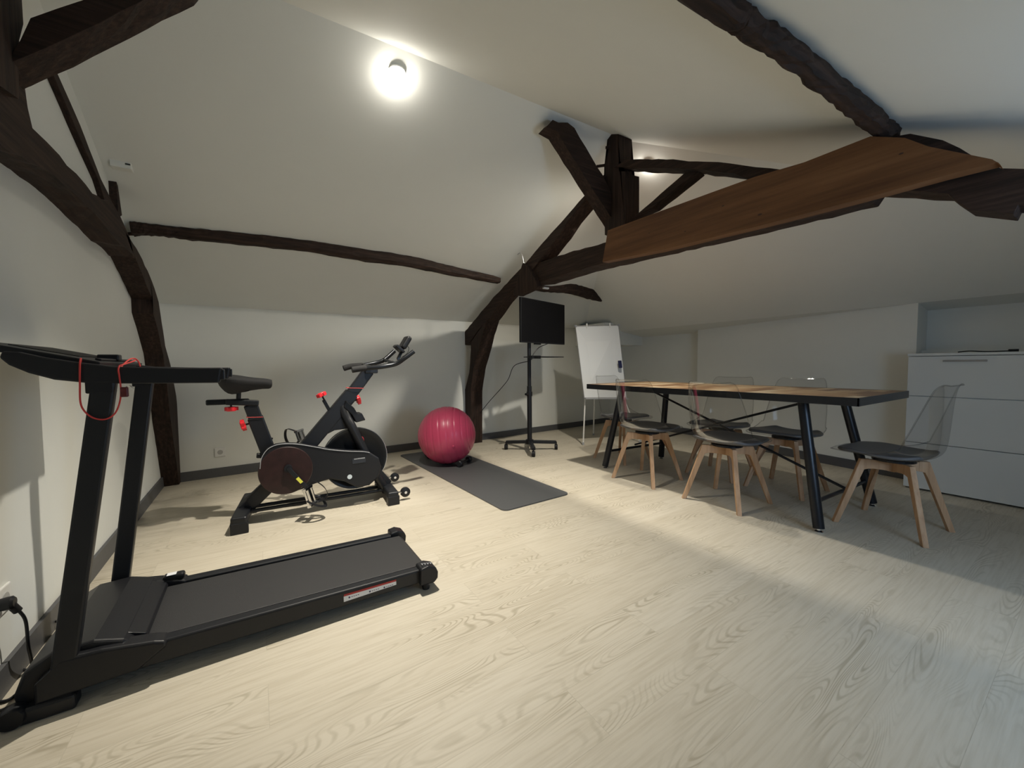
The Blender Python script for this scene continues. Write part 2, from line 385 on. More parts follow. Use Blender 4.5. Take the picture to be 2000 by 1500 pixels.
# ------------------------------------------------------------------ roof timbers
def resample(poly, step=0.05):
    out = []; m = len(poly)
    for i in range(m):
        a = Vector(poly[i]); b = Vector(poly[(i + 1) % m]); k = max(1, int((b - a).length / step))
        for j in range(k): out.append(tuple(a + (b - a) * j / k))
    return out
def beam_yz(name, up, dn, XU, XD, x0, x1, mat, parent, jit=0.004, label=None, seed=1, tail=()):
    """timber lying in a y-z plane: upper outline (traced on the plane XU) and lower outline (plane XD)"""
    poly = [atx(px, py, XU).yz for px, py in up] + [atx(px, py, XD).yz for px, py in dn[::-1]]
    poly = [(p[0], p[1]) for p in poly]
    poly[len(up):len(up)] = list(tail)
    rnd = random.Random(seed); bm = bm_new()
    prism(bm, resample(poly, 0.06), 0, x0, x1, 3, jit, rnd)
    return obj(name, bm, mat, parent, bevel=0.006, label=label)
# truss beside the table
t2 = thing('roof_truss', 'dark brown oak roof truss with king post crossing the room beside the table', 'roof truss', (2.35, 4.5, 0), 0, 'oak roof trusses')
XA, XB = 2.27, 2.43
beam_yz('rafter', [(909, 646), (963, 581), (1021, 520), (1059, 475), (1104, 424), (1141, 382), (1180, 340)],
        [(909, 683), (935, 672), (960, 640), (976, 626), (986, 613), (1002, 590), (1018, 573), (1050, 545), (1091, 498), (1117, 466), (1136, 437), (1158, 411), (1190, 372)], XA, XB - .01, XA, XB - .01, oak_y, t2, seed=2)
poly = [atx(px, py, XA).yz for px, py in ((921, 668), (921, 683), (918, 728), (909, 764))] + [Vector((4.72, 0.25)), Vector((4.72, 0.0)), Vector((4.46, 0.0)), Vector((4.45, 0.22))] \
     + [atx(px, py, XB).yz for px, py in ((942, 764), (948, 722), (960, 680), (966, 655), (975, 627))]
bm = bm_new(); prism(bm, resample([(p[0], p[1]) for p in poly], .06), 0, XA - .01, XB, 3, .004, random.Random(3)); obj('post', bm, oak_z, t2, bevel=.006)
beam_yz('collar_beam', [(1022, 535), (1040, 515), (1060, 510), (1120, 490), (1180, 474), (1300, 440), (1500, 380), (1715, 345)],
        [(1030, 560), (1050, 560), (1085, 555), (1136, 540), (1187, 526), (1296, 501), (1500, 456), (1718, 403)], XA + .02, XB + .05, XA + .02, XB + .05, oak_y, t2, seed=4)
beam_yz('gusset', [(1021, 514), (1032, 520), (1052, 558)], [(1002, 575), (1015, 578), (1050, 562)], XA - .02, XA - .02, XA - .025, XA + .03, oak_z, t2, .002, seed=5)
bm = bm_new(); prism(bm, resample([(2.01, 2.0), (2.015, 2.40), (2.075, 2.43), (2.085, 2.72), (2.185, 2.74), (2.18, 2.62), (2.225, 2.52), (2.215, 2.0)], .08), 0, 2.31, 2.46, 3, .003, random.Random(6)); obj('king_post', bm, oak_z, t2, bevel=.006)
beam_yz('rafter', [(1212, 318), (1222, 311), (1300, 311), (1380, 315), (1450, 322), (1530, 331), (1760, 262), (1777, 262), (1839, 274), (1907, 308), (1957, 327), (2060, 332), (2250, 345)],
        [(1222, 335), (1300, 338), (1380, 342), (1457, 351), (1560, 385), (1724, 384), (1864, 393), (1885, 408), (1907, 424), (1988, 431), (1996, 417), (2060, 420), (2250, 430)], XA + .02, XB, XA + .02, XB, oak_y, t2, seed=7, tail=[(YN + .01, 1.30), (YN + .01, 1.12)])
beam_yz('strut', [(1245, 418), (1290, 378), (1338, 337)], [(1250, 430), (1290, 412), (1378, 342)], 2.33, 2.42, 2.33, 2.42, oak_y, t2, .003, seed=8)
for (px, py) in ((1178, 320), (1196, 283)):
    c = atx(px, py, 2.31); bm = bm_new(); tube(bm, [c + Vector((-.02, .05, -.004)), c + Vector((.06, -.02, .002))], .011, 8); obj('peg', bm, oak_y, t2, smooth=True)
# iron hook on the truss
bm = bm_new(); q = [atx(1023, 514, 2.27), atx(1020, 500, 2.26), atx(1016, 494, 2.25), atx(1011, 497, 2.25)]
tube(bm, smooth_path(q, 4), .0035, 6); obj('iron_hook', bm, alu_m, t2, smooth=True, label='thin grey iron hook')
bm = bm_new(); c = atx(1066, 562, 2.36); box(bm, c - Vector((.03, .012, .012)), c + Vector((.03, .012, .003))); obj('metal_clip', bm, white_m, t2, label='small white metal clip')
# longitudinal brace up to the ridge
def brace_xz(name, up, dn, y0, y1, mat, parent, seed):
    """timber in an x-z plane: outline points up belong to its near face y0, points dn to its far face y1"""
    poly = [aty(px, py, y0) for px, py in up] + [aty(px, py, y1) for px, py in dn]; poly = [(p.x, p.z) for p in poly]
    bm = bm_new(); prism(bm, resample(poly, .06), 1, y0, y1, 3, .004, random.Random(seed)); return obj(name, bm, mat, parent, bevel=.006)
brace_xz('brace', [(1068, 247), (1080, 235), (1092, 240), (1108, 238), (1122, 250), (1155, 306), (1178, 344), (1204, 400), (1206, 445)], [(1184, 447), (1120, 350), (1072, 272)], 2.15, 2.25, oak_x, t2, 9)
# brown plank bolted to the collar
poly = [atx(px, py, 2.20).yz for px, py in ((1187, 450), (1400, 372), (1475, 345), (1570, 317), (1700, 266), (1767, 269), (1814, 286), (1864, 296), (1938, 311), (1955, 323))] + \
       [atx(px, py, 2.262).yz for px, py in ((1955, 326), (1850, 352), (1725, 386), (1500, 444), (1300, 492), (1188, 514))]
bm = bm_new(); prism(bm, [(p[0], p[1]) for p in poly], 0, 2.20, 2.265)
pk = obj('timber_plank', bm, plank_m, bevel=.003)
tag(pk, 'wide lighter brown sawn plank fixed along the collar beam above the table', 'plank')
knot_m = simple('knot_brown', (0.05, 0.022, 0.011), .7)
for px, py, r in ((1484, 419, .011), (1338, 452, .007), (1412, 402, .008), (1760, 300, .008), (1268, 455, .006)):
    c = atx(px, py, 2.1995); bm = bm_new(); lathe(bm, [(r, 0), (r * .6, .0008)], c, (-1, 0, 0), 10)
    for v in bm.verts: v.co.z = c.z + (v.co.z - c.z) * .45
    obj('knot', bm, knot_m, pk, label='dark knot in the plank')
# truss against the gable wall
t1 = thing('roof_truss', 'dark brown curved oak truss standing against the left gable wall', 'roof truss', (-0.62, 4.3, 0), 0, 'oak roof trusses')
XW, XF = -0.685, -0.58
up = [(50, 175), (55, 213), (63, 250), (90, 276), (117, 303), (130, 325), (150, 342), (167, 360), (180, 376), (200, 388), (218, 395), (233, 417), (243, 440), (253, 465)]
dn = [(-230, 200), (-120, 262), (0, 317), (63, 360), (117, 407), (157, 447), (180, 470), (200, 483), (216, 500)]
beam_yz('collar_beam', [(-160, -60), (0, 90), (40, 150)] + up, dn, XF, XW, -0.70, XF, oak_y, t1, .006, seed=11)
beam_yz('post', [(245, 452), (253, 463), (273, 497), (297, 549), (310, 590), (316, 631), (323, 676), (333, 713), (344, 773), (351, 840), (353, 885), (356, 944)],
        [(205, 478), (217, 500), (236, 538), (258, 583), (259, 610), (269, 642), (282, 691), (290, 750), (299, 822), (308, 880), (314, 922), (318, 950)], XF, XW, -0.70, XF, oak_z, t1, .005, seed=12)
bm = bm_new(); prism(bm, resample([(1.50, 1.72), (1.50, 2.42), (1.86, 2.58), (1.865, 2.05), (1.83, 1.98), (1.80, 1.80)], .08), 0, -.70, XF + .02, 3, .004, random.Random(13)); obj('king_post', bm, oak_z, t1, bevel=.006)
beam_yz('rafter', [(104, 144), (116, 144), (160, 245), (200, 350), (219, 388), (236, 440)], [(100, 144), (120, 190), (150, 262), (190, 352), (205, 400), (225, 450)], -.66, -.67, -.70, -.665, oak_y, t1, .001, seed=14)
beam_yz('wedge', [(226, 348), (236, 420)], [(225, 352), (229, 425)], -.66, -.66, -.70, -.655, oak_y, t1, .0005, seed=15)
brace_xz('brace', [(20, 120), (60, 36), (165, 0), (300, -50), (395, -80)], [(384, 0), (378, 10), (220, 93), (100, 152), (48, 176), (10, 185)], 1.78, 1.90, oak_x, t1, 16)
# purlins on the slopes
def purlin(pts, radii_w, radii_h, name, label, group, seed):
    rnd = random.Random(seed); bm = bm_new(); pts = [Vector(p) for p in pts]; path = smooth_path(pts, 7); n = len(path)
    rings = []
    for i, p in enumerate(path):
        f = i / (n - 1) * (len(radii_w) - 1); k = min(int(f), len(radii_w) - 2); g = f - k
        wd = radii_w[k] * (1 - g) + radii_w[k + 1] * g; ht = radii_h[k] * (1 - g) + radii_h[k + 1] * g
        t = (path[min(i + 1, n - 1)] - path[max(i - 1, 0)]).normalized(); a = t.cross(Vector((0, 0, 1))).normalized(); b = a.cross(t)
        ring = []
        for j in range(12):
            th = 2 * pi * j / 12; cx, cy = cos(th), sin(th)
            s = 1 / max(abs(cx), abs(cy)) ** 0.75
            jt = rnd.uniform(-.005, .005)
            ring.append(bm.verts.new(p + a * (cx * s * wd / 2 + jt) + b * (cy * s * ht / 2 + rnd.uniform(-.005, .005))))
        rings.append(ring)
    for i in range(n - 1):
        for j in range(12): bm.faces.new([rings[i][j], rings[i][(j + 1) % 12], rings[i + 1][(j + 1) % 12], rings[i + 1][j]])
    bm.faces.new(rings[0][::-1]); bm.faces.new(rings[-1])
    o = obj(name, bm, oak_x, smooth=False); tag(o, label, 'beam', group); return o
def farpt(px, py, lift=0.0):
    d = ray(px, py); a = 1.55 + 0.483 * (4.43 + 0.055 * 0.69) - 1 - lift
    t = a / (d.z - 0.483 * (0.055 * d.x - d.y)); return CAM + d * t
purlin([farpt(*q, .02) for q in ((258, 446), (300, 449), (373, 457), (480, 467), (600, 480), (700, 496), (800, 510), (880, 528), (974, 548))],
       [.09, .08, .08, .08, .08, .09, .08, .08, .07], [.09, .07, .08, .09, .09, .11, .11, .10, .06], 'purlin',
       'long thin dark purlin along the rear slope above the exercise bike', 'roof purlins', 21)
bm = bm_new(); tube(bm, [farpt(244, 457, .02), farpt(300, 457, .02)], .011, 6)
purlin([farpt(*q, .02) for q in ((1030, 560), (1078, 565), (1115, 563), (1150, 572), (1185, 582), (1211, 591))],
       [.08, .08, .09, .08, .06, .02], [.06, .07, .14, .16, .13, .02], 'purlin', 'short ragged purlin end poking out behind the truss above the television', 'roof purlins', 22)
obj('purlin_tenon', bm, oak_x, bpy.data.objects['purlin'], smooth=True)
def nearpt(px, py, drop):
    d = ray(px, py); # z = zr(x) - .452(2.15-y) - drop
    c0 = 1.55 + .483 * (4.43 + .055 * .69 - 2.15); # zr = c0 + .483*.055*x
    t = (c0 - .452 * 2.15 - drop - 1) / (d.z - .483 * .055 * d.x - .452 * d.y); return CAM + d * t
NP = [nearpt(*q, .04) for q in ((1392, 0), (1455, 45), (1530, 92), (1600, 148), (1665, 200), (1712, 240), (1740, 268))]
e = NP[0] - (NP[1] - NP[0]).normalized() * 1.75
purlin([e, e.lerp(NP[0], .5)] + NP, [.075, .075, .068, .06, .058, .062, .066, .068, .07], [.06] * 9, 'purlin', 'dark purlin crossing the slope at top right down to the brown plank', 'roof purlins', 23)
# small white box left on the rear slope
bm = bm_new(); c = farpt(238, 324, 0.0); box(bm, c + Vector((-.045, -.03, -.02)), c + Vector((.045, .03, .02)))
o = obj('junction_box', bm, ceil_m, bevel=.004); tag(o, 'small white junction box on the white slope beside the gable truss', 'junction box')
bm = bm_new(); box(bm, c + Vector((.02, -.033, .0)), c + Vector((.042, -.029, .008))); obj('slot', bm, gap_m, o, label='dark slot')

# ------------------------------------------------------------------ dining table
T0x, T1x, T0y, T1y, TZ = 2.70, 3.62, 0.75, 2.82, 0.806
tb = thing('dining_table', 'long table with patchwork wooden top, black steel edge and splayed tube legs', 'table', (3.16, 1.79, 0))
bm = bm_new(); box(bm, (T0x + .008, T0y + .008, TZ - .03), (T1x - .008, T1y - .008, TZ)); tt = obj('tabletop', bm, top_m, tb, bevel=.001)
bm = bm_new()
for lo, hi in (((T0x, T0y, TZ - .045), (T0x + .008, T1y, TZ + .001)), ((T1x - .008, T0y, TZ - .045), (T1x, T1y, TZ + .001)), ((T0x, T0y, TZ - .045), (T1x, T0y + .008, TZ + .001)), ((T0x, T1y - .008, TZ - .045), (T1x, T1y, TZ + .001))): box(bm, lo, hi)
obj('edge_band', bm, table_steel, tb, bevel=.001, label='black steel edge')
for y in (1.06, 2.50): bm = bm_new(); tube(bm, [(2.83, y, TZ - .046), (3.50, y, TZ - .046)], 1, flat=(.05, .03), up=(0, 0, 1)); obj('top_rail', bm, table_steel, tb)
for tx, ty, fx, fy in ((2.84, 1.06, 2.755, .93), (3.50, 1.06, 3.56, .90), (2.84, 2.50, 2.79, 2.66), (3.50, 2.50, 3.56, 2.60)):
    bm = bm_new(); tube(bm, [(tx, ty, TZ - .045), (fx, fy, .022)], .029, 20); lg = obj('leg', bm, table_steel, tb, smooth=True)
    bm = bm_new(); lathe(bm, [(.022, 0), (.024, .006), (.012, .012), (.012, .022)], (fx, fy, 0), (0, 0, 1), 16); obj('levelling_foot', bm, chrome_m, lg, smooth=True, label='chrome levelling foot')
def lerp3(a, b, t): return tuple(a[i] + (b[i] - a[i]) * t for i in range(3))
for (a, b) in (((2.755, .93, .022), (3.56, .90, .022)), ((2.79, 2.66, .022), (3.56, 2.60, .022))):
    ta, tb_ = ((2.84, 1.06, .76), (3.50, 1.06, .76)) if a[1] < 1.5 else ((2.84, 2.50, .76), (3.50, 2.50, .76))
    bm = bm_new(); tube(bm, [lerp3(a, ta, .20), lerp3(b, tb_, .20)], .012, 10); obj('stretcher', bm, table_steel, tb, smooth=True)
for a, b in (((3.14, 1.06, .765), (3.17, 2.62, .19)), ((3.18, 2.50, .765), (3.15, .93, .19))):
    bm = bm_new(); tube(bm, [a, b], .009, 10); obj('tie_rod', bm, table_steel, tb, smooth=True)

# ------------------------------------------------------------------ chairs
def make_chair(label, group):
    t = thing('dining_chair', label, 'chair', (0, 0, 0), 0, group)
    # stations: (y, z, halfwidth, rise, nrm_y, nrm_z) front of seat to top of back (local +y is the front)
    st = [(.262, .452, .135, -.004, 0, 1), (.245, .456, .185, -.002, 0, 1), (.19, .452, .222, .004, 0, 1), (.11, .440, .243, .016, 0, 1), (.02, .430, .250, .036, .05, 1),
          (-.06, .426, .250, .062, .25, 1), (-.13, .430, .246, .092, .55, .85), (-.180, .450, .240, .112, .85, .5), (-.208, .490, .234, .118, 1, .22),
          (-.214, .545, .230, .108, 1, .12), (-.219, .61, .224, .090, 1, .1), (-.222, .68, .215, .070, 1, .1), (-.225, .75, .203, .050, 1, .1),
          (-.229, .81, .192, .034, 1, .1), (-.234, .848, .180, .024, 1, .1), (-.244, .866, .155, .014, .9, .4)]
    bm = bm_new(); NU = 14; grid = []
    for (y, z, hw, rise, ny, nz) in st:
        nv = Vector((0, ny, nz)).normalized(); row = []
        for k in range(NU + 1):
            u = -1 + 2 * k / NU; s = abs(u) ** 2.6
            row.append(bm.verts.new(Vector((hw * (u - 0.06 * u * s), y, z)) + nv * rise * s))
        grid.append(row)
    for i in range(len(grid) - 1):
        for k in range(NU): bm.faces.new([grid[i][k], grid[i][k + 1], grid[i + 1][k + 1], grid[i + 1][k]])
    sh = obj('shell', bm, clear_m, t, label='clear smoky plastic seat shell')
    for p in sh.data.polygons: p.use_smooth = True
    s = sh.modifiers.new('subdivision', 'SUBSURF'); s.levels = 1; s.render_levels = 2
    # rolled rim of the shell
    bm = bm_new(); rim = [r[0].co.copy() if False else None for r in []]
    edge = []
    for (y, z, hw, rise, ny, nz) in st:
        nv = Vector((0, ny, nz)).normalized(); edge.append(Vector((hw * .94, y, z)) + nv * rise)
    left = [Vector((-p.x, p.y, p.z)) for p in edge]
    topc = [Vector((x, -.248, .868)) for x in (.10, .03, -.03, -.10)]
    frc = [Vector((x, .266, .452)) for x in (-.08, 0, .08)]
    path = edge + topc + left[::-1] + frc + [edge[0]]
    tube(bm, smooth_path(path, 3), .0036, 6, cap=False)
    obj('rim', bm, clear_m, sh, smooth=True)
    # grey cushion lying in the seat
    bm = bm_new(); rows = []
    for j, (y, z, hw) in enumerate(((.225, .463, .155), (.19, .462, .20), (.12, .452, .222), (.03, .442, .228), (-.05, .438, .224), (-.12, .442, .20), (-.155, .454, .15))):
        row = []
        for k in range(13):
            u = -1 + 2 * k / 12; row.append(bm.verts.new((hw * u, y, z + .012 * (1 - abs(u) ** 4) + .028 * abs(u) ** 3 * (1 if y < .15 else .3))))
        rows.append(row)
    for i in range(len(rows) - 1):
        for k in range(12): bm.faces.new([rows[i][k], rows[i][k + 1], rows[i + 1][k + 1], rows[i + 1][k]])
    cu = obj('seat_pad', bm, pad_m, t, label='dark grey seat pad')
    for p in cu.data.polygons: p.use_smooth = True
    s = cu.modifiers.new('solidify', 'SOLIDIFY'); s.thickness = .022; s.offset = -1
    s = cu.modifiers.new('subdivision', 'SUBSURF'); s.levels = 1; s.render_levels = 2
    # crossed beech frame
    bm = bm_new()
    for s_ in (1, -1):
        m = Matrix.Rotation(s_ * pi / 4, 4, 'Z')
        prof = [(-.165, .405), (.165, .405), (.182, .345), (.10, .350), (.05, .345), (0, .335), (-.05, .345), (-.10, .350), (-.182, .345)]
        b2 = bm_new(); prism(b2, prof, 1, -.012, .012)
        for v in b2.verts: v.co = m @ v.co
        me = bpy.data.meshes.new('tmp'); b2.to_mesh(me); b2.free(); bm.from_mesh(me); bpy.data.meshes.remove(me)
    obj('cross_frame', bm, beech, t, bevel=.002, label='crossed beech frame under the seat')
    bm = bm_new(); cyl(bm, (0, 0, .412), .10, .014); obj('seat_plate', bm, blackp, t)
    for q in range(4):
        m = Matrix.Rotation(pi / 4 + q * pi / 2, 4, 'Z')
        bm = bm_new(); prism(bm, [(.118, .408), (.168, .408), (.300, 0.0), (.272, 0.0), (.150, .342), (.118, .352)], 1, -.0135, .0135)
        for v in bm.verts: v.co = m @ v.co
        obj('leg', bm, beech, t, bevel=.003, label='pale beech leg')
    return t
CH = 'clear plastic chairs around the table'
ch0 = make_chair('', CH)
spots = [(2.82, 2.20, -pi / 2 + .05, 'clear plastic chair on the near side of the table, nearest the whiteboard'),
         (2.835, 1.52, -pi / 2 - .02, 'clear plastic chair at the middle of the near side of the table'),
         (3.21, 0.72, -.08, 'clear plastic chair alone at the near right end of the table, beside the white cabinet'),
         (3.50, 1.41, pi / 2 - .04, 'clear plastic chair on the far side of the table, nearest the white cabinet'),
         (3.49, 1.93, pi / 2 + .04, 'clear plastic chair on the far side, mostly hidden behind the near middle chair'),
         (3.22, 2.83, pi + .03, 'clear plastic chair at the far end of the table in front of the whiteboard')]
for i, (x, y, rz, lab) in enumerate(spots):
    o = ch0 if i == 0 else copy_tree(ch0)
    o.location = (x, y, 0); o.rotation_euler = (0, 0, rz); o['label'] = lab

# ------------------------------------------------------------------ television on its stand
tv = thing('television_stand', 'tall black wheeled stand with a pole and shelf carrying the television', 'tv stand', (2.66, 3.73, 0))
PX, PY = 2.665, 3.73
bm = bm_new(); tube(bm, [(PX, PY, .075), (PX, PY, .75)], .028, 16); obj('pole', bm, black_m, tv, smooth=True)
bm = bm_new(); tube(bm, [(PX, PY, .70), (PX, PY, 1.62)], .022, 16); obj('upper_pole', bm, black_m, tv, smooth=True)
bm = bm_new(); cyl(bm, (PX, PY, .66), .034, .05); obj('collar', bm, blackp, tv, smooth=True)
bm = bm_new(); cyl(bm, (PX - .05, PY - .02, .66), .014, .05, (1, .4, 0), 12); obj('knob', bm, blackp, tv, smooth=True)
for (wx, wy) in ((2.455, 3.915), (2.50, 3.43), (2.935, 3.575), (2.88, 4.03)):
    bm = bm_new(); d = Vector((wx - PX, wy - PY, 0)); tube(bm, [(PX, PY, .10), (wx, wy, .088)], 1, flat=(.045, .035), up=(0, 0, 1)); obj('foot', bm, black_m, tv, bevel=.003)
    bm = bm_new(); c = Vector((wx, wy, .032)); tube(bm, [c + Vector((-.014, .012, 0)), c + Vector((.014, -.012, 0))], .030, 18); tube(bm, [c + Vector((0, 0, .02)), c + Vector((0, 0, .06))], .010, 10)
    obj('castor', bm, blackp, tv, smooth=True)
bm = bm_new(); cyl(bm, (PX, PY, .10), .045, .05); obj('hub', bm, black_m, tv, smooth=True)
ang = math.atan2(.226, .814); Rz = Matrix.Rotation(ang, 4, 'Z')
shm = Matrix.Translation((PX + .17, PY - .06, 1.088)) @ Rz
bm = bm_new(); box(bm, (-.22, -.13, -.006), (.22, .13, .004), shm); obj('shelf', bm, blackp, tv, bevel=.003)
bm = bm_new(); box(bm, (-.26, -.03, -.02), (-.10, .03, .014), shm); obj('shelf_bracket', bm, black_m, tv, bevel=.003)
bm = bm_new(); box(bm, (-.11, .03, 1.35), (.11, .05, 1.62), Matrix.Translation((PX, PY - .05, 0)) @ Rz); obj('mounting_plate', bm, black_m, tv, bevel=.002)
ctr = Vector((2.86, 3.715, 1.494)); tvm = Matrix.Translation(ctr) @ Rz
t = thing('television', 'black flat television, screen off, mounted on the wheeled stand', 'television', ctr, 0)
bm = bm_new(); box(bm, (-.425, -.018, -.248), (.425, .012, .248), tvm); obj('casing', bm, blackp, t, bevel=.004)
bm = bm_new(); box(bm, (-.418, -.0195, -.236), (.418, -.0175, .241), tvm); obj('screen', bm, screen_m, t, label='dark switched-off screen')
bm = bm_new(); box(bm, (-.30, .012, -.20), (.30, .04, .10), tvm); obj('back_housing', bm, blackp, t, bevel=.01)
bm = bm_new(); box(bm, (-.16, -.005, -.262), (-.05, .02, -.246), tvm); obj('sensor_bar', bm, blackp, t, bevel=.002)
bm = bm_new(); q = [Vector((2.95, 3.74, 1.25)), Vector((2.82, 3.75, 1.20)), Vector((2.73, 3.74, 1.12)), Vector((2.66, 3.70, 1.05)), aty(1005, 714, 3.9), aty(993, 740, 4.0), aty(980, 757, 4.15), aty(955, 785, 4.3), aty(932, 814, 4.5)]
tube(bm, smooth_path(q, 6), .0045, 6); o = obj('power_cable', bm, blackp, smooth=True); tag(o, 'thin black cable hanging from the television to the wall behind the oak post', 'cable')

# ------------------------------------------------------------------ flipchart whiteboard
wb = thing('flipchart_whiteboard', 'white flipchart board on thin white tripod legs behind the table', 'whiteboard', (3.7, 3.5, 0))
TL, TR = Vector((3.42, 3.775, 1.487)), Vector((3.955, 3.50, 1.510)); BL, BR = Vector((3.385, 3.595, .583)), Vector((3.98, 3.435, .572))
TL = atx(1124, 637, 3.42); BL = atx(1141, 777, 3.40); TR = atx(1208, 635, 3.93); BR = atx(1224, 777, 3.96)
nrm = (TR - TL).cross(BL - TL).normalized(); nrm = -nrm if nrm.y > 0 else nrm
bm = bm_new(); vv = [bm.verts.new(p) for p in (TL, TR, BR, BL)]; v2 = [bm.verts.new(p - nrm * .018) for p in (TL, TR, BR, BL)]
bm.faces.new(vv); bm.faces.new(v2[::-1])
for k in range(4): bm.faces.new([vv[k], v2[k], v2[(k + 1) % 4], vv[(k + 1) % 4]])
obj('board', bm, board_m, wb)
bm = bm_new(); tube(bm, [TL, TR], .006, 8); tube(bm, [TL, BL], .005, 8); tube(bm, [TR, BR], .005, 8); tube(bm, [BL, BR], .006, 8); obj('board_frame', bm, alu_m, wb, smooth=True)
for cpt in (TL, TR): bm = bm_new(); box(bm, cpt - Vector((.014, .014, .012)), cpt + Vector((.014, .014, .012))); obj('corner_cap', bm, greyp, wb, bevel=.003)
for f in (.26, .80):
    p = TL.lerp(TR, f); bm = bm_new(); tube(bm, [p + Vector((0, 0, -.03)), p + Vector((0, 0, .03))], .010, 10); obj('paper_hook', bm, white_m, wb, smooth=True)
dn = (BR - BL).normalized()
bm = bm_new(); m0 = BL + nrm * .03; m1 = BR + nrm * .03
tube(bm, [m0 + Vector((0, 0, -.012)), m1 + Vector((0, 0, -.012))], 1, flat=(.06, .012), up=(0, 0, 1)); obj('pen_tray', bm, greyp, wb)
for a, b in ((BL + dn * .02 - nrm * .02, Vector((3.375, 3.585, 0))), (BR - dn * .03 - nrm * .02, Vector((4.073, 3.288, 0))), (TL.lerp(TR, .5) - nrm * .02, Vector((3.959, 3.998, 0)))):
    bm = bm_new(); tube(bm, [a, b + Vector((0, 0, .01))], .0095, 10); lg = obj('leg', bm, white_m, wb, smooth=True)
    bm = bm_new(); lathe(bm, [(.014, 0), (.014, .03), (.010, .035)], b, (0, 0, 1), 12); obj('rubber_foot', bm, greyp, lg, smooth=True)
c = TL + (TR - TL) * .905 + (BL - TL) * .56
u = (TR - TL).normalized(); v_ = (BL - TL).normalized()
bm = bm_new(); vs8 = []
for sn in (0.001, .022):
    for a, b in ((-.022, -.047), (.022, -.047), (.022, .047), (-.022, .047)): vs8.append(bm.verts.new(c + u * a + v_ * b + nrm * sn))
for f in ((0, 1, 2, 3), (7, 6, 5, 4), (0, 4, 5, 1), (1, 5, 6, 2), (2, 6, 7, 3), (3, 7, 4, 0)): bm.faces.new([vs8[i] for i in f])
o = obj('board_eraser', bm, blue_m, bevel=.005); tag(o, 'dark blue magnetic eraser stuck on the right of the whiteboard', 'eraser')

# ------------------------------------------------------------------ white drawer cabinet
cb = thing('drawer_cabinet', 'low white drawer cabinet at the right edge below the niche', 'cabinet', (4.52, .3, 0))
CY0, CY1, CXF = -.34, .905, 4.30
bm = bm_new(); box(bm, (CXF + .02, CY0, .012), (4.755, CY1, 1.04)); obj('body', bm, cab_m, cb, bevel=.002)
bm = bm_new(); box(bm, (CXF - .004, CY0 - .004, 1.042), (4.758, CY1 + .004, 1.062)); obj('worktop', bm, cab_m, cb, bevel=.003)
for z0, z1 in ((.735, 1.038), (.373, .730), (.014, .368)):
    bm = bm_new(); box(bm, (CXF, CY0 + .002, z0), (CXF + .018, CY1 - .002, z1)); dr = obj('drawer', bm, cab_m, cb, bevel=.0015)
    if z0 > .7:
        bm = bm_new(); tube(bm, [(CXF - .025, .500, 1.003), (CXF - .025, .712, 1.003)], .0065, 10)
        for y in (.52, .69): tube(bm, [(CXF - .025, y, 1.003), (CXF + .002, y, 1.003)], .004, 8)
        obj('handle', bm, alu_m, dr, smooth=True, label='slim grey bar handle')
bm = bm_new(); tube(bm, smooth_path([(4.42, .66, 1.068), (4.40, .60, 1.074), (4.38, .52, 1.067), (4.38, .44, 1.068), (4.37, .38, 1.070)], 6), .0045, 6)
tube(bm, [(4.37, .42, 1.072), (4.37, .375, 1.072)], .009, 8)
o = obj('cable', bm, blackp, smooth=True); tag(o, 'short black cable lying on top of the white cabinet', 'cable')

# ------------------------------------------------------------------ yoga mat, ball and dumbbells
NLc, NRc = atz(985, 1000, 0), atz(1117, 966, 0); FLc = atz(778, 889, 0)
ey = (FLc - NLc).normalized(); ex = Vector((ey.y, -ey.x, 0)); W = .61; L = 2.08; o0 = NLc
rc = .045; out = []
for cx, cy, a0 in ((rc, rc, pi), (W - rc, rc, 1.5 * pi), (W - rc, L - rc, 0), (rc, L - rc, .5 * pi)):
    for k in range(7): a = a0 + k / 6 * pi / 2; out.append((cx + rc * cos(a), cy + rc * sin(a)))
bm = bm_new(); prism(bm, [((o0 + ex * u_ + ey * v1).x, (o0 + ex * u_ + ey * v1).y) for u_, v1 in out], 2, .0, .010)
o = obj('exercise_mat', bm, mat_m, bevel=.003); tag(o, 'long dark grey exercise mat with rounded corners lying on the floor', 'mat')
BR_ = .281; d = ray(873, 849.5); t_ = 3.98; bc = CAM + d * t_; BR_ = bc.z - .011
bm = bm_new(); prof = []
N = 48
for i in range(N + 1):
    th = -pi / 2 + pi * i / N; dep = 0.0
    prof.append((BR_ * cos(th), BR_ * sin(th), th))
rings = []; SEG = 72
ax = Vector((.84, -.50, .10)).normalized()
a_, b_ = frame_of(ax)
for i in range(181):
    th = -pi / 2 + pi * i / 180
    lat = th; g = 0.0
    if abs(lat) < 1.25:
        ph = (lat / 0.25) % 1.0; g = -0.0035 * math.exp(-((ph - .5) / .10) ** 2)
    r = BR_ + g
    rings.append([bm.verts.new(bc + ax * r * sin(th) + (a_ * cos(2 * pi * k / SEG) + b_ * sin(2 * pi * k / SEG)) * max(r * cos(th), 1e-4)) for k in range(SEG)])
for i in range(180):
    for k in range(SEG): bm.faces.new([rings[i][k], rings[i][(k + 1) % SEG], rings[i + 1][(k + 1) % SEG], rings[i + 1][k]])
bmesh.ops.remove_doubles(bm, verts=bm.verts, dist=.0003)
ball = obj('exercise_ball', bm, ball_m); tag(ball, 'large raspberry pink ribbed exercise ball resting on the grey mat', 'exercise ball')
for p in ball.data.polygons: p.use_smooth = True
bm = bm_new(); lathe(bm, [(.014, 0), (.012, .004), (.004, .006)], bc + Vector((-.1, -.5, -.12)).normalized() * (BR_ - .001), Vector((-.1, -.5, -.12)), 14); obj('valve_plug', bm, ball_m, ball, smooth=True)
